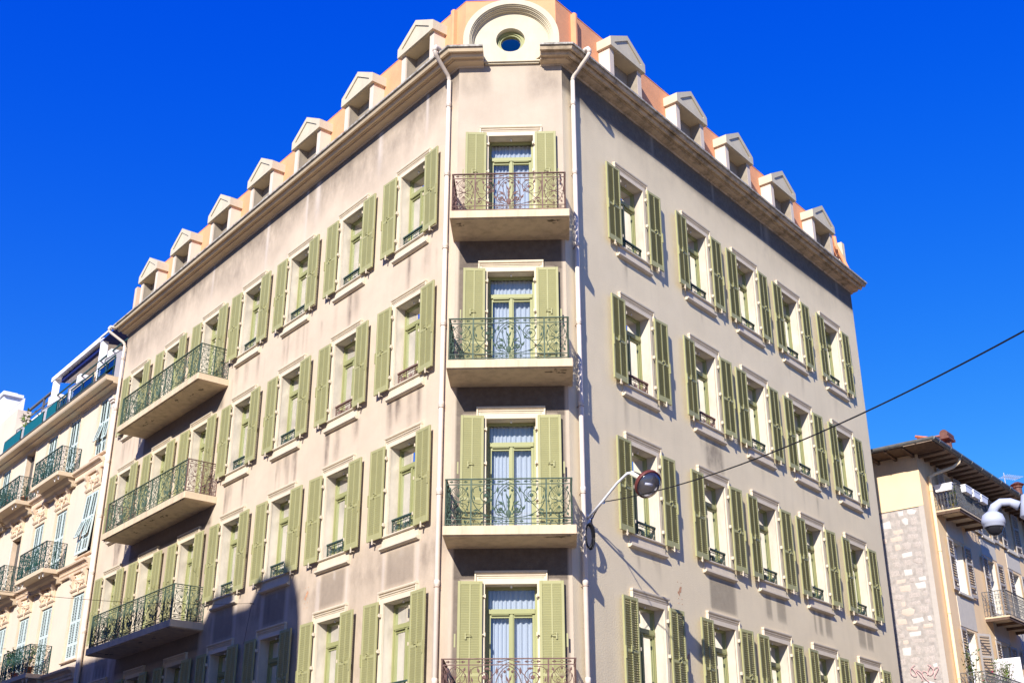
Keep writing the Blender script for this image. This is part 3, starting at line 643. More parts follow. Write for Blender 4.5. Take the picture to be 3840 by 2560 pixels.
def bigpanel(b, cx, w):   # wide panel
    k = w/1.42
    for sg in (-1,1):
        X = lambda x: cx+sg*x*k
        spiral(b, X(.43), .60, .165, .055, math.pi/2, sg*1.35, .008, 28); rosette(b, X(.43), .60, .052)
        spiral(b, X(.15), .33, .125, .05, -math.pi/2, sg*1.3, .008, 24); rosette(b, X(.15), .33, .048)
        bez(b, [(X(.0),.80),(X(.14),.78),(X(.30),.50),(X(.28),.34),(X(.20),.18),(X(.02),.17)], .008, 16)
        bez(b, [(X(.0),.86),(X(.16),.80),(X(.30),.62),(X(.48),.40),(X(.68),.18)], .007, 16)
        bez(b, [(X(.68),.75),(X(.74),.45),(X(.60),.18),(X(.10),.16)], .008, 16)
        bez(b, [(X(.66),.66),(X(.70),.76),(X(.60),.80),(X(.45),.79)], .007, 8)
        bez(b, [(X(.30),.52),(X(.46),.38),(X(.60),.42),(X(.69),.50)], .006, 8)
        bez(b, [(X(.03),.22),(X(.10),.50),(X(.16),.62),(X(.11),.68)], .006, 8)
        spiral(b, X(.62), .245, .07, .02, 0, -sg*1.2, .006, 14); rosette(b, X(.62), .245, .03)
        spiral(b, X(.13), .62, .035, .01, 0, sg*1.2, .005, 10)
        for x, z, dx, dz, ln, wd in ((.21,.64,0,1,.15,.055),(.52,.66,.3,1,.13,.05),(.08,.42,.9,.5,.16,.05),(.12,.27,.9,.1,.14,.05),(.30,.46,.5,.8,.13,.05),(.56,.33,.9,-.2,.13,.045),(.64,.5,.2,1,.12,.04),(.05,.2,.5,.8,.2,.04),(.36,.2,.95,.15,.15,.04),(.0,.5,.35,.9,.16,.04),(.32,.76,1,-.1,.14,.045),(.26,.30,.5,1,.13,.05)): lf(b, X(x), z, sg*dx, dz, ln, wd)
        for z in (.70,): rosette(b, X(.07), z, .035)
        ringarrow(b, X(.43), .875, .14, .024)
        ringarrow(b, X(.14), .097, .14, .026)
        bez(b, [(X(.0),.91),(X(.08),.90),(X(.15),.86),(X(.22),.85)], .006, 6); lf(b, X(.10), .87, sg, .1, .13, .035)
    lf(b, cx, .40, 0, 1, .16, .06); lf(b, cx, .15, 0, 1, .2, .13); lf(b, cx, .28, 0, 1, .26, .05); rosette(b, cx, .74, .035); rosette(b, cx, .20, .05)
def rails(b, x0, x1, posts):
    b.box(x0-.012, x1+.012, -.022, .022, .918, .935); b.box(x0, x1, -.008, .008, .812, .828); b.box(x0, x1, -.008, .008, .135, .15); b.box(x0, x1, -.008, .008, .045, .06)
    for p in posts: b.box(p-.014, p+.014, -.014, .014, -.02, .92)
def rail_mesh(name, layout, mat='iron_green'):
    b = MB(); wt = sum(w for _, w in layout); x = -wt/2; posts = [x]
    for kind, w in layout: (lyre if kind == 'l' else bigpanel)(b, x+w/2, w); x += w; posts.append(x)
    rails(b, -wt/2, wt/2, posts); return b.mesh(name, mat)
rail_corner = rail_mesh('railing', [('l',.48),('b',1.43),('l',.48)])
rail_side = rail_mesh('railing', [('l',.44),('l',.44)])
rail_long = rail_mesh('railing', [('l',.5),('b',1.3),('l',.5),('b',.85),('l',.5),('b',1.3),('l',.5)])
def slab_mesh(w, d, th=.17):
    b = MB(); x = w/2; b.bbox(-x, x, -.08, d, -th+.0, 0, .012); b.box(-x+.05, x-.05, .0, d-.05, -th-.018, -th+.001); return b.mesh('balcony', 'slab')
slabC = slab_mesh(2.52, 1.0); slabLong = slab_mesh(5.75, .93, .18)
for fl in (4,3,2,1):
    mat = {4:'iron_brown',3:'iron_green',2:'iron_green',1:'iron_brown'}[fl]; z = SLAB[fl]
    ba = link('balcony', slabC, bldg, FM('C', .02, 0, z), label=f'{FN[fl]} balcony on the corner with {"brown" if "brown" in mat else "green"} scrolled iron railing')
    link('railing', rail_corner, ba, FM('C', .0, .93, z), mat=mat)
    for sg in (-1,1): link('railing', rail_side, ba, FM('C', sg*1.195, .49, z) @ Matrix.Rotation(R(90),4,'Z'), mat=mat)
    ba = link('balcony', slabLong, bldg, FM('L', 15.6, 0, z), label=f'{FN[fl]} long balcony at the far end of the left facade')
    link('railing', rail_long, ba, FM('L', 15.6, .87, z), mat='iron_green')
    for s in (12.82, 18.38): link('railing', rail_side, ba, FM('L', s, .44, z) @ Matrix.Rotation(R(90),4,'Z'), mat='iron_brown' if fl == 3 else 'iron_green')

# rain pipes
def downpipe(F, s, sgn, name='drainpipe', y=.10, top=18.62, knee=None, mat='pipe'):
    b = MB(); g = FR[F][3]
    b.tube([(0,y,0.2),(0,y,top)], .05, 12)
    for z in np.arange(1.2, top, 1.85): b.lathe([(.05,0),(.058,.01),(.058,.10),(.05,.11)], 12, 0, Matrix.Translation((0,y,float(z))), False); b.tube([(0,.0,float(z)-.03),(0,y,float(z)-.03)], .012, 5, 1); b.tube([(.056*math.cos(a), y+.056*math.sin(a), float(z)-.03) for a in np.linspace(0,2*math.pi,13)[:-1]], .007, 4, 1, True)
    if knee:
        x1 = g*knee
        b.tube([(0,y,top),(x1*.02,y+.01,top+.05),(x1*.15,y+.07,top+.12),(x1*.85,y+.50,top+.38),(x1,y+.56,top+.44),(x1,y+.565,top+.50)], .048, 12)
        b.tube([(x1,y+.565,top+.46),(x1,y+.565,top+.54),(x1*.97,y+.53,top+.60),(x1*.9,y+.46,top+.605),(x1*.8,y+.36,top+.55)], .055, 12)
    for f in b.f: pass
    me = b.mesh(name, [mat,'pipe_band']); me.polygons.foreach_set('use_smooth', [True]*len(me.polygons)); return link(name, me, bldg, FM(F, s))
downpipe('L', 2.19, 1, knee=-.20, top=18.55)
downpipe('R', 2.12, 1, knee=-.10, top=18.5)
downpipe('L', 21.18, 1, knee=.12, top=18.35)

# ------------------------------------------------------------------ pale building on the left (same street line)
N0, N1_ = 21.32, 45.0
nb = thing('apartment_building', 'pale pink building with light blue shutters at the left, roof terraces on top', 'building', W('L', 33, -6, 0))
NC = [22.45, 25.35, 27.65, 30.1, 33.0, 35.5, 38.2]; NT = {4: 16.86, 3: 13.42, 2: 10.02, 1: 6.6}; NSL = {4: 14.5, 3: 11.1, 2: 7.66, 1: 4.3}; NW = .54
def nkind(i): return 'window' if i in (0, 2, 6) else 'door'
def dirtN(X, Z):
    r = np.zeros_like(X); 
    for k in range(20):
        rr = random.Random(k); r += drip(X, Z, rr.uniform(21.5,40), rr.uniform(.03,.1), rr.choice([14.5,11.0,7.6]), rr.uniform(.4,1.2), .25)
    r += .3*rect(X, Z, 21.3, 21.9, 5, 7.0, .2, .4)
    return np.clip(r,0,1), r*0, r*0
ops = []
for fl in (4,3,2,1):
    for i, c in enumerate(NC): ops.append((c-NW, c+NW, (NT[fl]-2.12 if nkind(i) == 'window' else NSL[fl]+.02), NT[fl]))
link('wall', wall_mesh('wall', N0, N1_, 0, 17.05, ops, ['wallN','trimN'], dirtN, step=.2, depth=.2), nb, FM('L'))
bb = MB(); bb.box(0,.2,-12,-.01,0,17.0); link('end_wall', bb.mesh('end_wall','wallN'), nb, FM('L', N0+.02)); link('end_wall', bb.mesh('end_wall','wallN'), nb, FM('L', N1_-.3))
# cornice with deep soffit
b = MB(); b.extx([(-.2,16.9),(.03,16.9),(.06,16.97),(.26,16.98),(.28,17.03),(.50,17.04),(.53,17.08),(.56,17.20),(-.2,17.22)], N0-.02, N1_); b.extx([(.545,17.2),(.585,17.2),(.585,17.23),(.3,17.24),(.3,17.21)], N0-.02, N1_, 1)
link('cornice', b.mesh('cornice', ['soffitN','iron_grey']), nb, FM('L'))
b = MB()   # rain head and its pipe beside the main building
b.bbox(-.10,.12,.0,.16,16.1,16.28,.02); b.bbox(-.14,.17,.0,.22,16.28,16.36,.02); b.bbox(-.17,.20,.0,.26,16.36,16.44,.02); b.tube([(0,.09,16.1),(0,.09,15.9)],[.075,.06],10)
link('rain_head', b.mesh('rain_head','pipe'), nb, FM('L', 21.35))
b = MB(); b.tube([(0,.09,.1),(0,.09,15.95)], .062, 12)
for z in np.arange(1, 16, 1.9): b.tube([(.066*math.cos(a), .09+.066*math.sin(a), float(z)) for a in np.linspace(0,2*math.pi,13)[:-1]], .012, 4, 0, True)
link('drainpipe', b.mesh('drainpipe','pipe', True), nb, FM('L', 21.37))
# closed shutters: two leaves, each with three louvred bays
def closed_leaf(h, sg, flap=False):
    w = NW-.01; b = MB(); st = .06; sl = MB(); y0, y1 = -.02, .02
    x0, x1 = (0.006, w) if sg > 0 else (-w, -.006); xm = (x0+x1)/2
    zb = -h+.03; cuts = [(-.07, -h*.40), (-h*.40-.08, -h*.74), (-h*.74-.08, zb+.09)]
    b.box(x0, x0+st, y0, y1, zb, -.01); b.box(x1-st, x1, y0, y1, zb, -.01); b.box(x0+st, x1-st, y0, y1, -.07, -.01); b.box(x0+st, x1-st, y0, y1, zb, zb+.09)
    for k in (0,1): b.box(x0+st, x1-st, y0, y1, cuts[k+1][0], cuts[k][1])
    for k, (za, zc) in enumerate(cuts):
        if flap and k == 1: continue
        b.box(xm-.014, xm+.014, y0, y1, zc, za)
        for a, c in ((x0+st, xm-.014), (xm+.014, x1-st)):
            q = louvres(a, c, zc, za, .05, 0, .045, -48); sl.add(q.v, q.f)
    fl_ = None
    if flap:
        za, zc = cuts[1]; f = MB(); hh = za-zc
        f.box(x0+st, x0+st+.04, 0, .03, -hh, 0); f.box(x1-st-.04, x1-st, 0, .03, -hh, 0); f.box(x0+st, x1-st, 0, .03, -.05, 0); f.box(x0+st, x1-st, 0, .03, -hh, -hh+.05); f.box(xm-.012, xm+.012, 0, .03, -hh+.05, -.05)
        for a, c in ((x0+st+.04, xm-.012), (xm+.012, x1-st-.04)):
            q = louvres(a, c, -hh+.05, -.05, .05, .015, .045, -48); f.add(q.v, q.f)
        fl_ = (f.mesh('shutter_flap','blue'), za)
    return b.mesh('shutter','blue'), sl.mesh('slats','blueslat'), fl_
NH = {'window': 2.12, 'door': 2.34}
CL = {(k, sg, fp): closed_leaf(h, sg, fp) for k, h in NH.items() for sg in (1,-1) for fp in (False, True)}
def ncase(kind):
    h = NH[kind]; b = MB(); w = NW
    for sg in (-1,1): a, c = sorted((sg*(w+.005), sg*(w+.13))); b.box(a, c, -.01, .02, -h-(.0 if kind == 'door' else .05), .12)
    b.box(-w-.0, w+.0, -.01, .02, .005, .12); b.extx([(0,.12),(.05,.12),(.08,.16),(.08,.18),(0,.185)], -w-.16, w+.16)
    if kind == 'window': b.extx([(-.15,-h-.06),(.07,-h-.06),(.09,-h-.04),(.09,-h-.005),(-.15,-h-.0)], -w-.14, w+.14)
    return b.mesh('window','trimN')
NCS = {k: ncase(k) for k in NH}
nroom = MB(); nroom.add([(-.6,-.19,-2.5),(.6,-.19,-2.5),(.6,-.19,.05),(-.6,-.19,.05)],[(0,3,2,1)]); nroom = nroom.mesh('window_recess','interior')
# carved ornament over windows
def carving(seed, dent=False):
    rr = random.Random(seed); b = MB(); b.box(-.62,.62,0,.03,.0,.50)
    for sg in (-1,1):
        b.extx([(0,.50),(.20,.50),(.20,.42),(.10,.30),(.14,.18),(.06,.06),(.09,.0),(0,.0)], *sorted((sg*.50, sg*.62)))
        spiral_pts = lambda cx,cz,r0,a0,tn: [(cx+r0*(1-.8*q)*math.cos(a0+tn*6.28*q), .06, cz+r0*(1-.8*q)*math.sin(a0+tn*6.28*q)) for q in np.linspace(0,1,16)]
        b.tube(spiral_pts(sg*.28,.30,.13,1.5,sg*1.2), [.035-.0013*i for i in range(16)], 5); b.tube(spiral_pts(sg*.14,.12,.09,-1.5,-sg*1.2), .022, 5)
        for k in range(7): b.leaf((sg*rr.uniform(.06,.44), .05, rr.uniform(.08,.4)), (sg*rr.uniform(-.6,1), .15, rr.uniform(-.8,1)), N, rr.uniform(.12,.2), rr.uniform(.06,.1), .04)
    b.lathe([(.0,-.08),(.07,-.06),(.10,0),(.06,.07),(.0,.09)], 10, 0, Matrix.Translation((0,.06,.24))); b.leaf((0,.05,-.16),(0,0,1),N,.3,.12,.05)
    return b.mesh('carving','trimN')
CV = [carving(1), carving(2)]
for fl in (4,3,2,1):
    for i, c in enumerate(NC):
        k = nkind(i); mw = FM('L', c, 0, NT[fl]); w = link('window', NCS[k], nb, mw); link('window_recess', nroom, w, mw)
        fp = (i == 0 and fl in (4, 3)); opened = (fl, i) in ((4,3), (3,3), (2,5))
        for sg in (1,-1):
            ms = CL[(k, sg, fp)]; m2 = mw @ Matrix.Translation((0,-.06,0))
            if (fl, i) == (3, 0): m2 = mw @ Matrix.Translation((0,.0,0)) @ Matrix.Rotation(R(4), 4, 'X')
            if opened: m2 = mw @ Matrix.Translation((sg*NW, .02, 0)) @ Matrix.Rotation(R(sg*(150 if sg > 0 else 80)), 4, 'Z') @ Matrix.Translation((-sg*NW,0,0))
            s_ = link('shutter', ms[0], w, m2)
            link('slats', ms[1], w, m2, kind='stuff')
            if ms[2]: link('shutter_flap', ms[2][0], w, m2 @ Matrix.Translation((0,.02,ms[2][1])) @ Matrix.Rotation(R(13 if sg > 0 else 6), 4, 'X'))
        if fl in (3, 2) : link('carving', CV[i % 2], nb, FM('L', c, 0, NT[fl]+.19))
# string courses between the balconies and the balconies
def entab(x0, x1, z, dent):
    b = MB()
    b.extx([(0,z-.34),(.10,z-.34),(.12,z-.28),(.10,z-.26),(.10,z-.16),(.14,z-.14),(.16,z-.10),(.24,z-.07),(.26,z-.02),(.26,z),(0,z+.01)], x0, x1)
    if dent:
        for k in range(int((x1-x0)/.075)): b.box(x0+k*.075, x0+k*.075+.04, .1, .15, z-.24, z-.17)
    link('string_course', b.mesh('string_course','trimN'), nb, FM('L'))
for z, dent in ((14.49,False),(11.06,True),(7.60,True),(4.2,True)):
    for x0, x1 in ((21.72,24.22),(26.98,28.66),(31.45,31.7),(34.4,34.6),(37.1,40.)): entab(x0, x1, z, dent)
nslab = MB(); nslab.bbox(-1.39,1.39,-.05,.74,-.14,0,.015); nslab.extx([(0,-.42),(.12,-.42),(.18,-.3),(.28,-.26),(.36,-.15),(0,-.14)], -1.3, 1.3)
nslab = nslab.mesh('balcony','soffitN'); pend = MB().lathe([(.0,-.13),(.02,-.12),(.012,-.09),(.03,-.06),(.035,-.02),(.03,0)], 8).mesh('pendant','planter')
nrail = rail_mesh('railing', [('l',.45),('b',.9),('b',.9),('l',.45)], 'iron_teal'); nside = rail_mesh('railing', [('l',.34),('l',.34)], 'iron_teal')
for fl in (4,3,2,1):
    for s in ((25.6, 30.05, 33.0, 35.8) if fl > 1 else (25.6, 30.05)):
        ba = link('balcony', nslab, nb, FM('L', s, 0, NSL[fl]))
        link('railing', nrail, ba, FM('L', s, .70, NSL[fl]))
        for e in (-1,1): link('railing', nside, ba, FM('L', s+e*1.33, .36, NSL[fl]) @ Matrix.Rotation(R(90),4,'Z'))
        for e in (-1.2,-.85,.85,1.2): link('pendant', pend, ba, FM('L', s+e, .62, NSL[fl]-.14))
# roof terraces: lower parapet with posts, dividers, glass and fabric; set back upper floor
def nbox(name, s0, s1, n0, n1, z0, z1, mat, bev=0):
    b = MB(); b.box(s0, s1, n0, n1, z0, z1); return link(name, b.mesh(name, mat), nb, FM('L'))
nbox('terrace_wall', 21.5, 45, -9, -1.9, 17.2, 19.95, 'wallN')
for s in (23.2, 25.8, 28.25, 30.8, 33.3): 
    b = MB(); b.bbox(-.16,.16,-.5,.2,17.2,18.04,.02); b.box(-.18,.18,-.52,.22,18.04,18.08); link('parapet_post', b.mesh('parapet_post','white'), nb, FM('L', s))
for s in (22.8, 26.35, 29.25, 32.2):
    b = MB(); poly = [(-1.4,17.3),(.15,17.3),(.15,18.35),(-.35,18.85),(-1.4,18.7)]
    b.extx(poly, -.012, .012); n_ = len(poly)
    b.tube([(0,y,z) for y,z in poly], .022, 4, 1, True); link('divider', b.mesh('divider',['frost','iron_grey']), nb, FM('L', s))
for s0, s1, kind in ((21.4,23.0,'g'),(23.4,25.6,'g'),(26.0,26.9,'g'),(26.95,28.05,'t'),(28.45,30.6,'t'),(31.0,33.1,'t')):
    b = MB(); b.box(s0,s1,.26,.30,18.0,18.04); b.box(s0,s1,.26,.30,17.62,17.65)
    for x in np.linspace(s0+.05,s1-.05,3): b.box(x-.015,x+.015,.265,.295,17.2,18.0)
    r_ = link('terrace_rail', b.mesh('terrace_rail','iron_teal'), nb, FM('L'))
    b = MB(); b.box(s0+.02,s1-.02,(.305 if kind != 'g' else .24),(.315 if kind != 'g' else .25),17.25,17.98); 
    link('infill_panel', b.mesh('infill_panel', 'railglass' if kind == 'g' else 'teal'), r_, FM('L'))
nbox('upper_slab', 21.5, 33.8, -9, -1.35, 19.80, 20.03, 'soffitN'); nbox('upper_wall', 21.5, 33.8, -9, -3.2, 20.03, 22.2, 'wallN')
for s in (27.1, 30.4, 24.0, 33.2): 
    b = MB(); b.bbox(-.2,.2,-1.9,-1.42,20.0,20.62,.02); link('parapet_post', b.mesh('parapet_post','white'), nb, FM('L', s))
b = MB(); b.box(22,33.4,-1.5,-1.45,20.5,20.55); b.box(22,33.4,-1.5,-1.46,20.2,20.23); link('terrace_rail', b.mesh('terrace_rail','iron_teal'), nb, FM('L'))
b = MB(); b.add([(28.5,-1.42,21.46),(34.0,-1.42,21.43),(34.0,-1.42,21.62),(28.5,-1.42,21.66),(28.5,-3.3,22.0),(34.0,-3.3,22.0),(28.5,-3.3,21.8),(34,-3.3,21.8)], [(0,3,2,1),(3,4,5,2),(6,0,1,7),(0,6,4,3),(1,2,5,7)]); link('awning_roof', b.mesh('awning_roof','white'), nb, FM('L'))
b = MB(); b.box(28.6,33.2,-1.75,-1.6,21.22,21.42); link('awning', b.mesh('awning','navy'), nb, FM('L'))
b = MB(); b.add([(24.0,-1.45,21.55),(28.4,-1.45,21.40),(28.4,-3.2,21.55),(24.0,-3.2,21.8),(24.0,-1.45,21.6),(28.4,-1.45,21.45),(28.4,-3.2,21.6),(24.0,-3.2,21.85)], [(0,1,2,3),(4,7,6,5),(0,4,5,1),(1,5,6,2),(2,6,7,3),(3,7,4,0)]); link('awning', b.mesh('awning','navy'), nb, FM('L'))
b = MB(); b.box(24.0,28.4,-1.46,-1.40,21.56,21.64); link('awning_beam', b.mesh('awning_beam','white'), nb, FM('L'))
for s in (28.3, 33.75): b = MB(); b.bbox(-.12,.12,-1.7,-1.46,20.0,21.45,.01); link('terrace_post', b.mesh('terrace_post','white'), nb, FM('L', s))
nbox('terrace_partition', 33.9, 34.1, -8, -1.45, 19.0, 20.74, 'wallN'); nbox('roof_parapet', 34.1, 45, -1.65, -1.45, 17.2, 20.3, 'white'); nbox('stair_block', 34.1, 45, -8, -1.66, 17.2, 20.1, 'wallN')
b = MB(); b.box(34.1,45,-1.6,-1.5,20.98,21.06)
for x in np.arange(35,45,1.9): b.box(x-.05,x+.05,-1.59,-1.51,20.3,21.0)
b.box(34.1,45,-1.57,-1.53,20.62,20.68); link('roof_railing', b.mesh('roof_railing','iron_grey'), nb, FM('L'))
nbox('chimney_shaft', 33.6, 34.4, -4.2, -3.5, 20, 23.2, 'white')
# tall white stack
b = MB(); b.box(39.5,42.6,-1.75,-1.0,17.2,22.4); b.box(39.35,42.75,-1.85,-.9,22.4,22.55); b.box(39.9,41.4,-1.7,-1.05,22.72,22.78)
for x in (39.95,41.35): b.box(x-.03,x+.03,-1.6,-1.5,22.55,22.72)
st = link('chimney_stack', b.mesh('chimney_stack','white'), nb, FM('L')); b = MB(); b.box(40.2,40.9,-1.55,-1.2,22.55,22.7); link('chimney_cap', b.mesh('chimney_cap','metal'), st, FM('L'))
b = MB()
for x in np.linspace(36.9,39.4,18): b.box(x-.012,x+.012,-1.25,-1.2,20.9,21.5)
for z in (20.9,21.2,21.5): b.box(36.9,39.4,-1.25,-1.2,z-.012,z+.012)
link('roof_grille', b.mesh('roof_grille','planter'), nb, FM('L'))
nbox('roof_parapet', 36.8, 42, -1.6, -1.0, 17.2, 20.9, 'wallN'); nbox('roof_parapet', 33.4, 45, -1.0, -.8, 17.2, 18.6, 'wallN')
# things left on the terraces
b = MB(); b.bbox(-.35,.35,-.3,.1,0,.5,.08); b.box(-.3,.3,-.25,.05,.5,.62); tb = link('storage_box', b.mesh('storage_box','blueplastic'), None, FM('L', 29.75, -.25, 17.75), 'bright blue plastic box behind the teal fabric of the left roof terrace', 'box')
b = MB(); b.bbox(-.3,.3,-.2,.1,0,.42,.05); b.box(-.26,.26,-.16,.06,.42,.5); link('storage_box', b.mesh('storage_box','blueplastic'), None, FM('L', 24.1, -.25, 17.3), 'blue plastic box behind the glass of the left roof terrace', 'box')

# ------------------------------------------------------------------ plants
def bush(name, label, cat, F, s, n, z, h, w, leaves, mat='leaf', ls=.12, seed=0, stems=5, pot=None, group=None, flower=None):
    rr = random.Random(seed); t = link(name, None, None, FM(F, s, n, z), label, cat, group); mw = FM(F, s, n, z)
    st = MB(); tips = []
    for k in range(stems):
        a = rr.uniform(0,6.28); q = rr.uniform(.2,1)*w/2; pts = [(0,0,.02),(math.cos(a)*q*.4, math.sin(a)*q*.4, h*.4),(math.cos(a)*q, math.sin(a)*q, h*rr.uniform(.75,1))]; st.tube(pts, [.012,.009,.004], 4); tips += pts[1:]+[tuple((pts[1][j]+pts[2][j])/2 for j in range(3))]
    link('stem', st.mesh('stem','dryleaf'), t, mw)
    lv = MB()
    for k in range(leaves):
        p = Vector(rr.choice(tips))+Vector((rr.gauss(0,w*.10), rr.gauss(0,w*.10), rr.gauss(0,h*.09))); d = Vector((rr.uniform(-1,1), rr.uniform(-1,1), rr.uniform(-.6,.9))); lv.leaf(p, d, (rr.uniform(-1,1), rr.uniform(-1,1), 1), ls*rr.uniform(.7,1.3), ls*.42, .004)
    link('foliage', lv.mesh('foliage', mat), t, mw)
    if flower:
        fm = MB()
        for k in range(14): p = Vector(rr.choice(tips)); fm.leaf(p, (rr.uniform(-1,1),rr.uniform(-1,1),rr.uniform(0,1)), (0,0,1), .06, .05)
        link('blossom', fm.mesh('blossom', flower), t, mw)
    if pot: b = MB(); b.lathe([(.0,-.2),(.09,-.2),(.13,.0),(.14,.0),(.14,.03),(.0,.03)], 14); link('pot', b.mesh('pot', pot, True), t, mw)
    return t
bush('rubber_plant', 'tall broad leaved plant on the left roof terrace beside a white post', 'plant', 'L', 31.4, -.3, 17.4, 1.5, .9, 150, 'leaf2', .24, 3, 7, 'pot')
bush('balcony_plant', 'pink flowering plant on the far left top floor balcony', 'plant', 'L', 30.9, .45, 14.72, .7, .6, 120, 'leaf', .1, 4, 7, 'pot', flower='flower')
bush('balcony_plant', 'green potted plant at the end of the far left top floor balcony', 'plant', 'L', 29.1, .3, 14.72, .45, .4, 80, 'leaf', .09, 5, 5, 'pot')
bush('balcony_plant', 'leafy plant with violet flowers on the lowest left balcony', 'plant', 'L', 24.75, .5, 7.9, .75, .4, 120, 'leaf2', .09, 6, 6, 'pot', flower='violet')
bush('balcony_plant', 'long leaved green plant behind the railing of the lowest left balcony', 'plant', 'L', 26.3, .45, 7.9, .7, .8, 140, 'leaf', .16, 7, 8, 'pot')

# ------------------------------------------------------------------ neighbour on the right: rubble end wall, apricot front, deep eaves
rb = thing('apartment_building', 'old apricot house at the right with rubble end wall and deep timber eaves', 'building', W('R', 30, -5, 0))
RC2 = [23.55, 26.75, 29.4, 32.4]; 
RT = {5: 14.22, 4: 11.85, 3: 8.92}; rops = []
def rz0(fl, i): return {5: 12.64, 4: (10.12 if i in (0,2) else 9.66), 3: 6.7}[fl]
for fl in RT:
    for c in RC2: rops.append((-c-.46, -c+.46, rz0(fl, RC2.index(c)), RT[fl]))
def dirtG(X, Z): r = .35*sm(Z, 13.2, 14.4); return r, r*0, r*0
link('wall', wall_mesh('wall', -42, -RP, 0, 14.5, rops, ['wallG','greyG'], dirtG, step=.2, depth=.3), rb, FM('R'), label='apricot front wall')
g2 = MB()
link('end_wall', wall_mesh('end_wall', 0, 9, 12.60, 14.4, [], ['wallG'], dirtG, step=.2), rb, FM('P'), label='apricot upper part of the end wall')
b = MB(); b.box(0.16, 9, -.35, -.03, 0, 12.64); link('rubble_wall', b.mesh('rubble_wall','mortar'), rb, FM('P'), label='grey rubble end wall with white stones')
b = MB(); b.box(0.001, .17, -.35, .0, 0, 12.615); link('quoin_strip', b.mesh('quoin_strip','quoin'), rb, FM('P'))
bb = MB(); bb.box(0,.2,-9,-.01,0,14.6); link('end_wall', bb.mesh('end_wall','wallG'), rb, FM('R', 42))
# stones: irregular, coursed, each its own object
protos = []
for k in range(14):
    rr = random.Random(50+k); b = MB(); n_ = rr.choice([4,4,5,6]); ph_ = math.pi/4+rr.uniform(-.1,.1); ring = []
    for j in range(n_):
        a = 2*math.pi*(j+rr.uniform(-.13,.13))/n_+ph_; rx = .5*rr.uniform(.85,1.1); rz_ = .5*rr.uniform(.85,1.1); ca, sa = math.cos(a), math.sin(a)
        sq = (abs(ca)**4+abs(sa)**4)**-.25; ring.append((rx*ca*sq*.93, rz_*sa*sq*.93))
    vs = [(x,0,z) for x,z in ring]+[(x*.93,rr.uniform(.55,.9),z*.92) for x,z in ring]+[(x*.62,rr.uniform(.8,1.1),z*.6) for x,z in ring]+[(0,1,0)]
    b.add(vs, [(j,(j+1)%n_,n_+(j+1)%n_,n_+j) for j in range(n_)]+[(n_+j,n_+(j+1)%n_,2*n_+(j+1)%n_,2*n_+j) for j in range(n_)]+[(2*n_+j,2*n_+(j+1)%n_,3*n_) for j in range(n_)])
    protos.append(b.mesh('stone', 'stoneA', True))
rr = random.Random(11); z = 5.6; row = 0; cnt = 0
while z < 12.5 and cnt < 290:
    hh = rr.uniform(.16,.34); x = .19+rr.uniform(0,.08)
    while x < 2.0:
        ww = rr.uniform(.18,.55)
        if z+hh < 12.58 and x+ww < 2.15:
            near = x < 1.05
            mt = rr.choices(['stoneA','stoneB','stoneC'], [.52,.24,.24] if near else [.84,.04,.12])[0]
            th = rr.uniform(.012,.028) if mt == 'stoneB' else rr.uniform(.006,.02)
            link('stone', rr.choice(protos), rb, FM('P', x+ww/2, -.034, z+hh/2+rr.uniform(-.015,.015)) @ Matrix.Rotation(R(rr.uniform(-5,5)),4,'Y') @ Matrix.Diagonal((ww*.95,th,hh*.95,1)), mat=mt); cnt += 1
        x += ww+rr.uniform(.01,.06)
    z += hh+rr.uniform(.01,.035); row += 1
b = MB(); rr = random.Random(5)
for k in range(5):
    cx, cz = .35+.22*k*.8, 7.35+.12*math.sin(k*2); pts = [(cx+.11*math.cos(q*1.9+k)*(1-.08*q), .028, cz+.17*math.sin(q*1.3+k*2)) for q in np.linspace(0,4,18)]; b.tube(pts, .010, 4)
link('graffiti', b.mesh('graffiti','pink'), rb, FM('P'), label='faded pink graffiti scrawl low on the rubble wall')
# eaves
ez = 14.45; OV = .95; rf = MB(); 
def Wm(F, s, n, z): return tuple(W(F, s, n, z))
e0 = RP-OV-.02; P0 = [Wm('R', e0,OV+.02,ez),Wm('R',42,OV+.02,ez),Wm('R',42,-4.5,ez+1.6),Wm('R',RP+3.8,-4.5,ez+1.6),Wm('R',e0,-9.6,ez)]
rf.add(P0+[(x,y,z-.06) for x,y,z in P0], [(0,1,2,3),(0,3,4),(8,7,6,5),(9,8,5),(0,5,6,1),(4,9,5,0)])
roof = link('roof', rf.mesh('roof','tile'), rb)
b = MB(); x = -42
while x < -e0: b.tube([(x,OV-.03,ez+.01),(x,OV-.6,ez+.20)], .05, 6); x += .17
link('tiles', b.mesh('tiles','tile'), roof, FM('R'), kind='stuff')
b = MB(); x = -OV
while x < 8: b.tube([(x,OV-.04,ez+.005),(x,OV-.6,ez+.19)], .05, 6); x += .17
link('tiles', b.mesh('tiles','tile'), roof, FM('P'), kind='stuff')
link('eave_boards', MB().box(-42,-e0,-.05,OV-.03,ez-.10,ez-.075).mesh('eave_boards','eave'), rb, FM('R')); link('eave_boards', MB().box(-OV+.03,9.6,-.05,OV-.035,ez-.105,ez-.08).mesh('eave_boards','wood'), rb, FM('P'))
rafm = MB().extx([(0,-.12),(.86,-.05),(.90,0),(0,0)], -.04, .04).mesh('rafter','wood')
for k in range(38): link('rafter', rafm, rb, FM('R', RP+.15+k*.52, .0, ez-.095))
for k in range(9): link('rafter', rafm, rb, FM('P', .1+k*.6, .0, ez-.10))
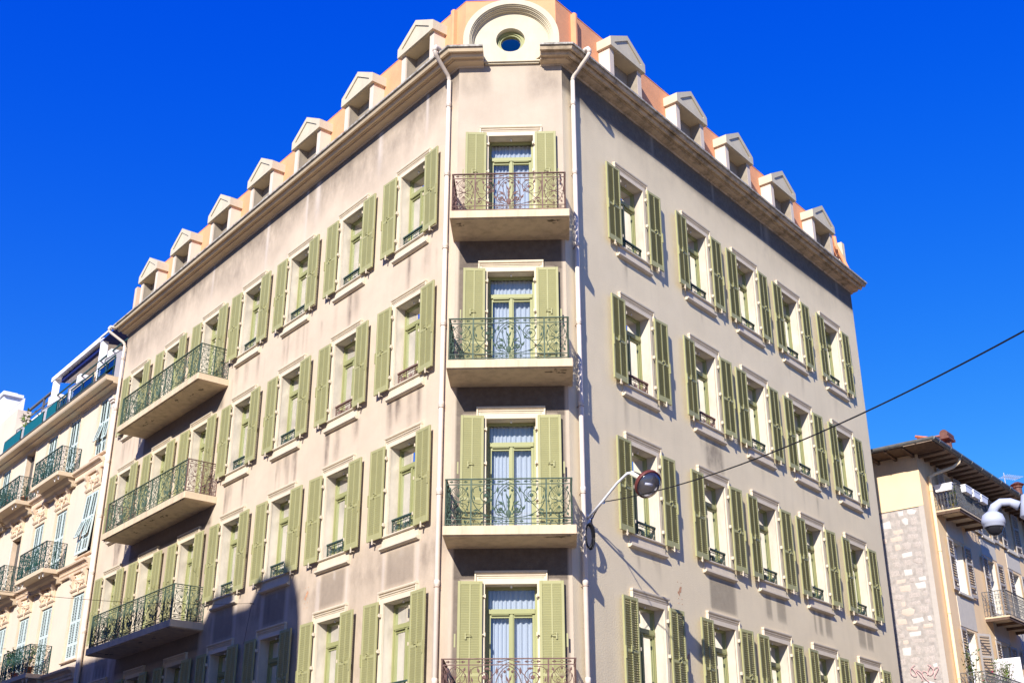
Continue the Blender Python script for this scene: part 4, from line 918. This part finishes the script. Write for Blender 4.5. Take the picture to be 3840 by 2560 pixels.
def gut(F, x0, x1):
    b = MB(); pr = [(OV+.095*math.cos(a), ez+.015+.095*math.sin(a)) for a in np.linspace(math.pi, 2*math.pi, 8)]+[(OV+.08,ez+.03),(OV-.09,ez+.03)]
    b.extx(pr, x0, x1)
    for x in np.arange(x0+.6, x1, .95): b.extx([(OV+.107*math.cos(a), ez+.01+.107*math.sin(a)) for a in np.linspace(math.pi, 2*math.pi, 8)], x-.015, x+.015)
    return link('gutter', b.mesh('gutter','gutter'), rb, FM(F))
gut('R', -42, -e0+.02); gut('P', -OV-.04, 9.5)
b = MB(); b.tube([(-22.45,.92,14.42),(-22.45,.88,14.22),(-22.3,.70,14.05),(-21.85,.2,13.8),(-21.72,.09,13.7),(-21.68,.09,13.4)], .055, 10); b.tube([(-21.68,.09,13.4),(-21.68,.09,.2)], .055, 10)
for z in np.arange(1.2,13.4,2.0): b.tube([(-21.68+.06*math.cos(a), .09+.06*math.sin(a), float(z)) for a in np.linspace(0,2*math.pi,13)[:-1]], .012, 4, 0, True)
link('drainpipe', b.mesh('drainpipe','pipeG', True), rb, FM('R'))
for z in (12.74,): link('string_band', MB().box(-42,-24.9,0,.05,z-.06,z).mesh('string_band','greyG'), rb, FM('R'))
for c in RC2:
    for z0, z1 in ((9.0,9.98),(11.95,12.6)): link('spandrel_panel', MB().box(-.75,.75,.0,.015,z0,z1).mesh('spandrel_panel','greyG'), rb, FM('R', c))
def gleaf(w, h):
    b = MB(); st = .07; b.box(0,st,0,.035,-h,0); b.box(w-st,w,0,.035,-h,0); b.box(st,w-st,0,.035,-.08,0); b.box(st,w-st,0,.035,-h,-h+.1); b.box(st,w-st,0,.035,-h*.32-.07,-h*.32); b.box(st,w-st,0,.035,-h*.76-.07,-h*.76)
    sl = MB()
    for za, zb in ((-.08,-h*.32),(-h*.32-.07,-h*.76),(-h*.76-.07,-h+.1)):
        q = louvres(st, w-st, zb, za, .085, .018, .05, 40); sl.add(q.v, q.f)
    return b.mesh('shutter','greyshut'), sl.mesh('slats','greyslat')
for fl in RT:
    for i, c in enumerate(RC2):
        h = RT[fl]-rz0(fl, i); mw = FM('R', c, 0, RT[fl]); b = MB(); wd = .46
        b.box(-wd,-wd+.05,-.26,-.2,-h,0); b.box(wd-.05,wd,-.26,-.2,-h,0); b.box(-wd,wd,-.26,-.2,-.05,0); b.box(-.03,.03,-.26,-.19,-h,-.05); b.box(-wd,wd,-.26,-.2,-h,-h+.08); b.box(-wd,wd,-.26,-.2,-h*.3-.03,-h*.3)
        w = link('window', b.mesh('window','white'), rb, mw)
        link('pane', MB().add([(-wd,-.24,-h),(wd,-.24,-h),(wd,-.24,0),(-wd,-.24,0)],[(0,1,2,3)]).mesh('pane','glass'), w, mw); link('room_recess', MB().add([(-wd,-.33,-h),(wd,-.33,-h),(wd,-.33,0),(-wd,-.33,0)],[(0,1,2,3)]).mesh('room_recess','interior'), w, mw)
        if h < 1.9: link('sill', MB().extx([(0,-h-.07),(.1,-h-.07),(.1,-h),(-.28,-h)], -.62, .62).mesh('sill','greyG'), w, mw)
        lw, ls_ = gleaf(.55, h)
        for sg in (1,-1):
            m2 = mw @ Matrix.Translation((sg*.50,.05,0)) @ Matrix.Rotation(R({(3,0,-1):-28}.get((fl,i,sg), sg*3)),4,'Z')
            if sg < 0: m2 = m2 @ Matrix.Translation((-.55,0,0))
            s_ = link('shutter', lw, rb, m2); link('slats', ls_, s_, m2, kind='stuff')
def bars(b, x0, x1, y, z0, z1, step=.11, curl=True):
    b.box(x0,x1,y-.02,y+.02,z1-.02,z1); b.box(x0,x1,y-.008,y+.008,z0,z0+.016); b.box(x0,x1,y-.008,y+.008,z1-.14,z1-.125)
    for x in np.arange(x0, x1+.01, step):
        b.box(x-.007,x+.007,y-.007,y+.007,z0,z1)
        if curl: 
            zm = (z0+z1)/2
            for dz in (-.2,0,.18): b.tube([(x+step/2+.04*math.cos(a), y, zm+dz+.06*math.sin(a)) for a in np.linspace(0,6.28,7)[:-1]], .006, 4, 0, True)
def gbalcony(s0, s1, zt, h=.86, label=None):
    b = MB(); b.box(-s1,-s0,0,.83,zt-.05,zt,0); ba = link('balcony', b.mesh('balcony','slab'), rb, FM('R'), label=label)
    link('edge_beam', MB().box(-s1+.0,-s0,.75,.80,zt-.14,zt-.052).mesh('edge_beam','wood'), ba, FM('R'))
    for s in np.linspace(s0+.05, s1-.05, max(2,int((s1-s0)/.8)+1)): link('joist', MB().box(-s-.04,-s+.04,0,.745,zt-.14,zt-.053).mesh('joist','wood'), ba, FM('R'))
    link('railing', (lambda q: (bars(q,-s1,-s0,.8,zt+.04,zt+h), q)[1])(MB()).mesh('railing','iron_grey'), ba, FM('R'))
    for s in (s0, s1):
        q = MB(); bars(q, -.78, .0, 0, zt+.04, zt+h); link('railing', q.mesh('railing','iron_grey'), ba, FM('R', s) @ Matrix.Rotation(R(-90),4,'Z'))
    return ba
gbalcony(22.05, 24.75, 12.62, .82); gbalcony(25.3, 28.4, 9.62); gbalcony(22.1, 28.4, 6.6, .82)
pm = MB(); 
o_ = [(-.30,-.09),(.30,-.09),(.30,.09),(-.30,.09)]; pm.add([(x*.86,y*.8,0) for x,y in o_]+[(x,y,.20) for x,y in o_]+[(x*1.06,y*1.15,.20) for x,y in o_]+[(x*1.06,y*1.15,.235) for x,y in o_]+[(x*.95,y*.95,.235) for x,y in o_]+[(x*.9,y*.9,.2) for x,y in o_], [(3,2,1,0)]+[(r*4+j,r*4+(j+1)%4,r*4+4+(j+1)%4,r*4+4+j) for r in range(5) for j in range(4)]+[(20,21,22,23)])
pm = pm.mesh('planter','planter')
for k, (s, n, rot, lab) in enumerate(((22.03,.40,90,'white planter box hung on the end rail of the top right balcony'),(22.75,.88,0,'white planter box nearest the corner on the top right balcony front'),(23.5,.88,0,'middle white planter box on the front rail of the top right balcony'),(24.25,.88,0,'farthest white planter box on the front rail of the top right balcony'))):
    link('planter_box', pm, None, FM('R', s, n, 13.22) @ Matrix.Rotation(R(rot),4,'Z'), lab, 'planter', 'white planter boxes on the top right balcony')
bush('balcony_plant', 'thin climbing plant tangled in the railing of the top right balcony', 'plant', 'R', 22.5, .45, 12.65, .75, .8, 110, 'leaf2', .08, 21, 9)
bush('balcony_plant', 'dry sprawling plant beside the yellow drainpipe on the lowest right balcony', 'plant', 'R', 22.35, .3, 6.8, 1.5, .55, 130, 'leaf', .13, 22, 6, 'pot')
bush('balcony_plant', 'bright green feathery plant in front of the white screen', 'plant', 'R', 24.6, .55, 6.85, 1.15, .7, 300, 'leaf2', .10, 23, 16, 'pot')
bush('balcony_plant', 'low row of red potted plants on the lowest right balcony', 'plant', 'R', 23.3, .5, 6.9, .6, .9, 120, 'leaf', .08, 24, 10, 'pot', flower='flower')
b = MB(); b.box(0,.9,0,.03,0,.06); b.box(0,.9,0,.03,1.06,1.14); b.box(0,.07,0,.03,.06,1.06); b.box(.83,.9,0,.03,.06,1.06); b.box(.07,.83,.01,.02,.06,1.06,1)
scr = link('balcony_screen', None, None, FM('R', 25.4, .9, 7.1), 'white framed frosted screen standing on the lowest right balcony', 'screen'); link('screen_frame', MB().add(b.v[:32], b.f[:24]).mesh('screen_frame','planter'), scr, FM('R', 25.4, .9, 7.1) @ Matrix.Rotation(R(-90),4,'Z')); link('screen_panel', MB().box(.07,.83,.01,.02,.06,1.06).mesh('screen_panel','frost'), scr, FM('R', 25.4, .9, 7.1) @ Matrix.Rotation(R(-90),4,'Z'))
# chimneys, aerial
b = MB(); b.tube([(0,0,-.8),(0,0,1.0)], .14, 10); b.tube([(-.34,0,1.13),(.34,0,1.13)], .16, 10); b.box(-.36,.36,-.18,.18,.93,1.03); link('chimney', b.mesh('chimney','clay'), rb, FM('R', 27.3, -1.0, 15.78), label='brown chimney with a horizontal drum cowl')
b = MB(); b.lathe([(.16,-.8),(.16,.75),(.2,.78),(.2,.83),(.3,.9),(.1,1.02),(0,1.03)], 10); link('chimney', b.mesh('chimney','clay'), rb, FM('R', 35.2, -1.0, 15.95), label='clay chimney pot with a flat cap')
b = MB(); b.tube([(0,0,-.8),(0,0,1.25)], .016, 5); b.tube([(.2,0,1.05),(-1.4,.2,1.3)], .010, 4)
for k in range(9): x = .15-k*.18; b.tube([(x,.03-.13*x-.2,1.08-.16*x-.05),(x,.03-.13*x+.2,1.08-.16*x+.05)], .006, 4)
link('aerial', b.mesh('aerial','metal'), None, FM('R', 33.6, -1.0, 15.75), 'television aerial on the tiled roof of the right hand house', 'aerial')

# ------------------------------------------------------------------ buildings across the two streets (they cast the shadow low on the left facade)
ob = thing('apartment_building', 'plain ochre building across the street whose roofline shades the lower left facade', 'building', W('L', 8, 20, 0))
def obox(s0, s1, n0, n1, z0, z1, nm='wall', mat='shadow_bldg'): link(nm, MB().box(s0,s1,n0,n1,z0,z1).mesh(nm, mat), ob, FM('L'))
obox(-2.75, 40, 16.5, 26, 0, 17.62); obox(-.55, 40.2, 16.3, 17.2, 17.65, 17.93, 'parapet', 'trim')
def dome(s0, s1, z0, z1, nm, sk=0):
    pts = [(s0,17.0)]
    for i in range(15):
        a = math.pi*i/14; pts.append(((s0+s1)/2-(s1-s0)/2*math.copysign(abs(math.cos(a))**.6, math.cos(a)), z0+(z1-z0)*math.sin(a)**.75))
    pts.append((s1,17.0)); link(nm, MB().prism(pts, 16.5, 17.4).mesh(nm,'shadow_bldg'), ob, FM('L'))
dome(.55, 1.72, 18.05, 18.78, 'round_dormer')
pts = [(-.62,17.0),(-.62,18.2),(-.7,18.46),(-.95,18.6),(-1.35,18.72),(-2.0,18.74),(-2.26,18.6),(-2.5,18.3),(-2.7,17.9),(-2.82,17.5),(-2.88,17.0),(-2.92,16.4),(-2.95,15.0),(-2.95,0),(-2.0,0),(-2,17)]
link('corner_turret', MB().prism(pts, 16.5, 18.2).mesh('corner_turret','shadow_bldg'), ob, FM('L'))
for k in range(8):
    for z in (1.2,4.6,8.0,11.4,14.6): link('window', MB().box(k*3.2,k*3.2+1.1,16.46,16.5,z,z+2.1).mesh('window','interior'), ob, FM('L'))
ob2 = thing('apartment_building', 'plain building across the right hand street, seen only in reflections', 'building', W('R', 25, 20, 0))
link('wall', MB().box(-60,-4,16.5,27,0,13.5).mesh('wall','shadow_bldg'), ob2, FM('R'))
for k in range(12):
    for z in (1.2,4.6,8.0,11.0): link('window', MB().box(-55+k*3.9,-53.8+k*3.9,16.46,16.5,z,z+1.9).mesh('window','interior'), ob2, FM('R'))

# ------------------------------------------------------------------ street lamp on the right facade, cables, camera
lp = thing('street_lamp', 'wall mounted street lamp with maroon rimmed bowl on a white arm beside the rain pipe', 'street lamp', W('R', 2.37, 0, 8.1))
def RW(s, n, z): return Vector(W('R', s, n, z))
a0, a1 = RW(2.33,.03,8.10), RW(1.95,1.28,8.72)
b = MB(); b.tube([a0, a0.lerp(a1,.4)+Vector((0,0,.0)), a0.lerp(a1,.75)+Vector((0,0,.02)), a1+Vector((0,0,-.02)), RW(1.96,1.42,8.70)], .026, 8); link('arm', b.mesh('arm','lamp_arm', True), lp)
b = MB(); b.box(-.05,.05,.0,.05,-.12,.12); link('wall_plate', b.mesh('wall_plate','lamp_arm'), lp, FM('R', 2.37, 0, 8.08))
hc = RW(2.12,1.62,8.47); ax = Vector((.448,-.625,-.640)).normalized()      # axis of the bowl: down and outwards
MH = Matrix.Translation(hc) @ ax.to_track_quat('Z','Y').to_matrix().to_4x4()
b = MB(); b.lathe([(.0,-.17),(.07,-.165),(.10,-.14),(.18,-.09),(.255,-.03),(.265,.0)], 32, 0, MH); link('lamp_shell', b.mesh('lamp_shell','lamp_cream', True), lp)
b = MB(); b.lathe([(.268,-.03),(.285,-.02),(.285,.05),(.262,.055),(.262,-.0)], 32, 0, MH, False); link('lamp_rim', b.mesh('lamp_rim','lamp_red', True), lp)
b = MB(); b.lathe([(.258,.05),(.235,.10),(.17,.145),(.09,.165),(.0,.17)], 32, 0, MH, False); link('lamp_bowl', b.mesh('lamp_bowl','lampglass', True), lp)
b = MB(); b.lathe([(.25,.03),(.16,-.04),(.07,-.07),(.0,-.07)], 24, 0, MH, False); link('reflector', b.mesh('reflector','frost', True), lp)
b = MB(); b.tube([MH @ Vector((-.09,0,.02)), MH @ Vector((.09,0,.03))], .032, 8); link('bulb', b.mesh('bulb','white', True), lp)
b = MB(); b.tube([RW(1.95,1.36,8.70), MH @ Vector((0,0,-.13))], .05, 8); link('spigot', b.mesh('spigot','lamp_cream', True), lp)
def sag(p, q, d, k=24): p, q = Vector(p), Vector(q); return [p.lerp(q, t)-Vector((0,0,d*4*t*(1-t))) for t in np.linspace(0,1,k+1)]
cs = RW(2.27,.47,8.36)
b = MB(); b.tube(sag(cs, (5.776,10.402,6.838), .35, 40), .011, 5); link('overhead_cable', b.mesh('overhead_cable','cable'), None, None, 'black overhead cable running from the lamp arm across the right facade to the right edge', 'cable')
b = MB(); b.tube([RW(2.40,.06,8.0), RW(2.38,.12,8.12), RW(2.33,.28,8.26), cs], .014, 5); link('lamp_cable', b.mesh('lamp_cable','cable'), None, None, 'short black cable tied along the white lamp arm', 'cable')
b = MB(); rr = random.Random(3)
for k in range(5):
    c = RW(2.17,.17+.010*k,7.70); b.tube([c+Vector(((.085+.006*k)*math.cos(a)*.8, 0.03*math.sin(a*2+k), (.22+.012*k)*math.sin(a))) for a in np.linspace(0,2*math.pi,21)[:-1]], .013, 5, 0, True)
link('cable_coil', b.mesh('cable_coil','cable'), None, None, 'oval coil of black cable hanging against the right rain pipe under the lamp', 'cable coil')
for p, lab in ((cs,'blue tie at the upper end of the cable on the lamp arm'),(RW(2.36,.12,8.14),'blue tie knotted at the wall end of the lamp arm')):
    b = MB(); b.tube([p+Vector((.035*math.cos(a),0,.035*math.sin(a))) for a in np.linspace(0,2*math.pi,9)[:-1]], .010, 4, 0, True); b.tube([p, p+Vector((.01,-.02,.07))], .005, 4); link('cable_tie', b.mesh('cable_tie','tie'), None, None, lab, 'cable tie')
an = W('L', 10.02, .10, 7.68)
b = MB(); b.tube(sag(an, (-11.0, 17.2, 5.9), .25, 30), .006, 4); b.tube([Vector(an), Vector(W('L',10.02,-.01,7.68))], .012, 5); b.tube([Vector(W('L',10.04,.05,7.66)), Vector(W('L',10.3,.04,6.75))], .004, 4)  # last short tube models the wire's shadow on the wall below the hook
link('overhead_wire', b.mesh('overhead_wire','cable'), None, None, 'thin wire crossing the lower left facades from a wall hook, with a modelled shadow line', 'wire')
# dome camera on its pole
cc = Vector((4.42,10.76,4.56)); cv = link('security_camera', None, None, Matrix.Translation(cc), 'white dome security camera on a curved arm at the right edge', 'camera')
MC = Matrix.Translation(cc)
k_ = .98
b = MB(); b.lathe([(.0,.11),(.05,.105),(.09,.075),(.104,.03),(.104,-.005),(.096,-.01),(.096,-.035),(.085,-.04)], 28, 0, MC, False); link('housing', b.mesh('housing','cam_shaded', True), cv)
b = MB(); b.lathe([(.080,-.035),(.076,-.06),(.055,-.095),(.025,-.112),(0,-.115)], 28, 0, MC, False); link('dome', b.mesh('dome','cam_dark', True), cv)
right = Vector((.93,-.36,0)).normalized()
b = MB(); b.tube([cc+Vector((0,0,.09)), cc+right*.03+Vector((0,0,.15)), cc+right*.09+Vector((0,0,.19)), cc+right*.17+Vector((0,0,.185)), cc+right*.24+Vector((0,0,.14))], [.045,.042,.036,.036,.045], 12); link('arm', b.mesh('arm','cam_shaded', True), cv)
b = MB(); b.lathe([(.07,-.09),(.085,-.08),(.085,.12),(.07,.13)], 20, 0, Matrix.Translation(cc+right*.33+Vector((0,0,.10))) @ Matrix.Rotation(R(12),4,'Y')); link('bracket', b.mesh('bracket','cam_shaded', True), cv)
b = MB(); b.tube([cc+right*.52+Vector((0,0,.5)), (cc+right*.52)*1+Vector((0,0,-4.56))], .06, 14); b.tube([cc+right*.33+Vector((0,0,.1)), cc+right*.52+Vector((0,0,.1))], .04, 10); link('pole', b.mesh('pole','metal', True), cv)

# ------------------------------------------------------------------ wear: peeling plaster under the slabs, rust marks and fixing holes on the walls
M['peel'] = plain('bare_plaster_patch', (.20,.155,.10), .95, .35, 30)
M['rust'] = plain('rust_mark', (.50,.27,.15), .9, .3, 30)
def patch(cx, cy, rx, ry, seed, plane='xy', off=0):
    rr = random.Random(seed); n = 16; ph = rr.uniform(0,6); pts = []
    for j in range(n):
        a = 2*math.pi*j/n; q = 1+.35*math.sin(3*a+ph)+rr.uniform(-.25,.25); pts.append((cx+rx*q*math.cos(a), cy+ry*q*math.sin(a)))
    return [(x,y,off) for x,y in pts] if plane == 'xy' else [(x,off,y) for x,y in pts]
def addpatch(b, pts, flip=False):
    n = len(pts); c = tuple(sum(p[k] for p in pts)/n for k in range(3)); b.add(list(pts)+[c], [((j+1)%n, j, n) if flip else (j,(j+1)%n,n) for j in range(n)])
balcs = [o for o in bldg.children if o.name.split('.')[0] == 'balcony']
for k, ba in enumerate(balcs):
    long = 'long' in ba['label']; rr = random.Random(70+k); b = MB(); zz = (-.18 if long else -.17)-.0215
    for q in range(5 if long else 3):
        cx = rr.uniform(-2.3,2.3) if long else rr.choice([-1,1])*rr.uniform(.85,1.02)
        cy = rr.uniform(.45,.75) if long else rr.uniform(.72,.86)
        for m_ in range(3): addpatch(b, patch(cx+rr.uniform(-.16,.16), cy+rr.uniform(-.06,.06), rr.uniform(.02,.09), rr.uniform(.012,.035), k*50+q*7+m_, off=zz-.0005*m_), True)
    link('peeling_plaster', b.mesh('peeling_plaster','peel'), ba, WM[ba.name], kind='stuff')
for F, s, z in (('L', 7.45, 7.5), ('L', 7.2, 5.6), ('R', 5.72, 7.3), ('R', 5.9, 5.9)):
    b = MB(); g = FR[F][3]
    for m_ in range(3): addpatch(b, patch(.04*m_-.04, -.05*m_, .035, .05, int(s*10)+m_, 'xz', .003+.0006*m_), F != 'x')
    for x in (-.07,.07):
        for dz in (.13,-.22,-.33): b.box(x-.008,x+.008,.0,.006,dz-.008,dz+.008)
    link('rust_mark', b.mesh('rust_mark','rust'), bldg, FM(F, s, 0, z), kind='stuff')
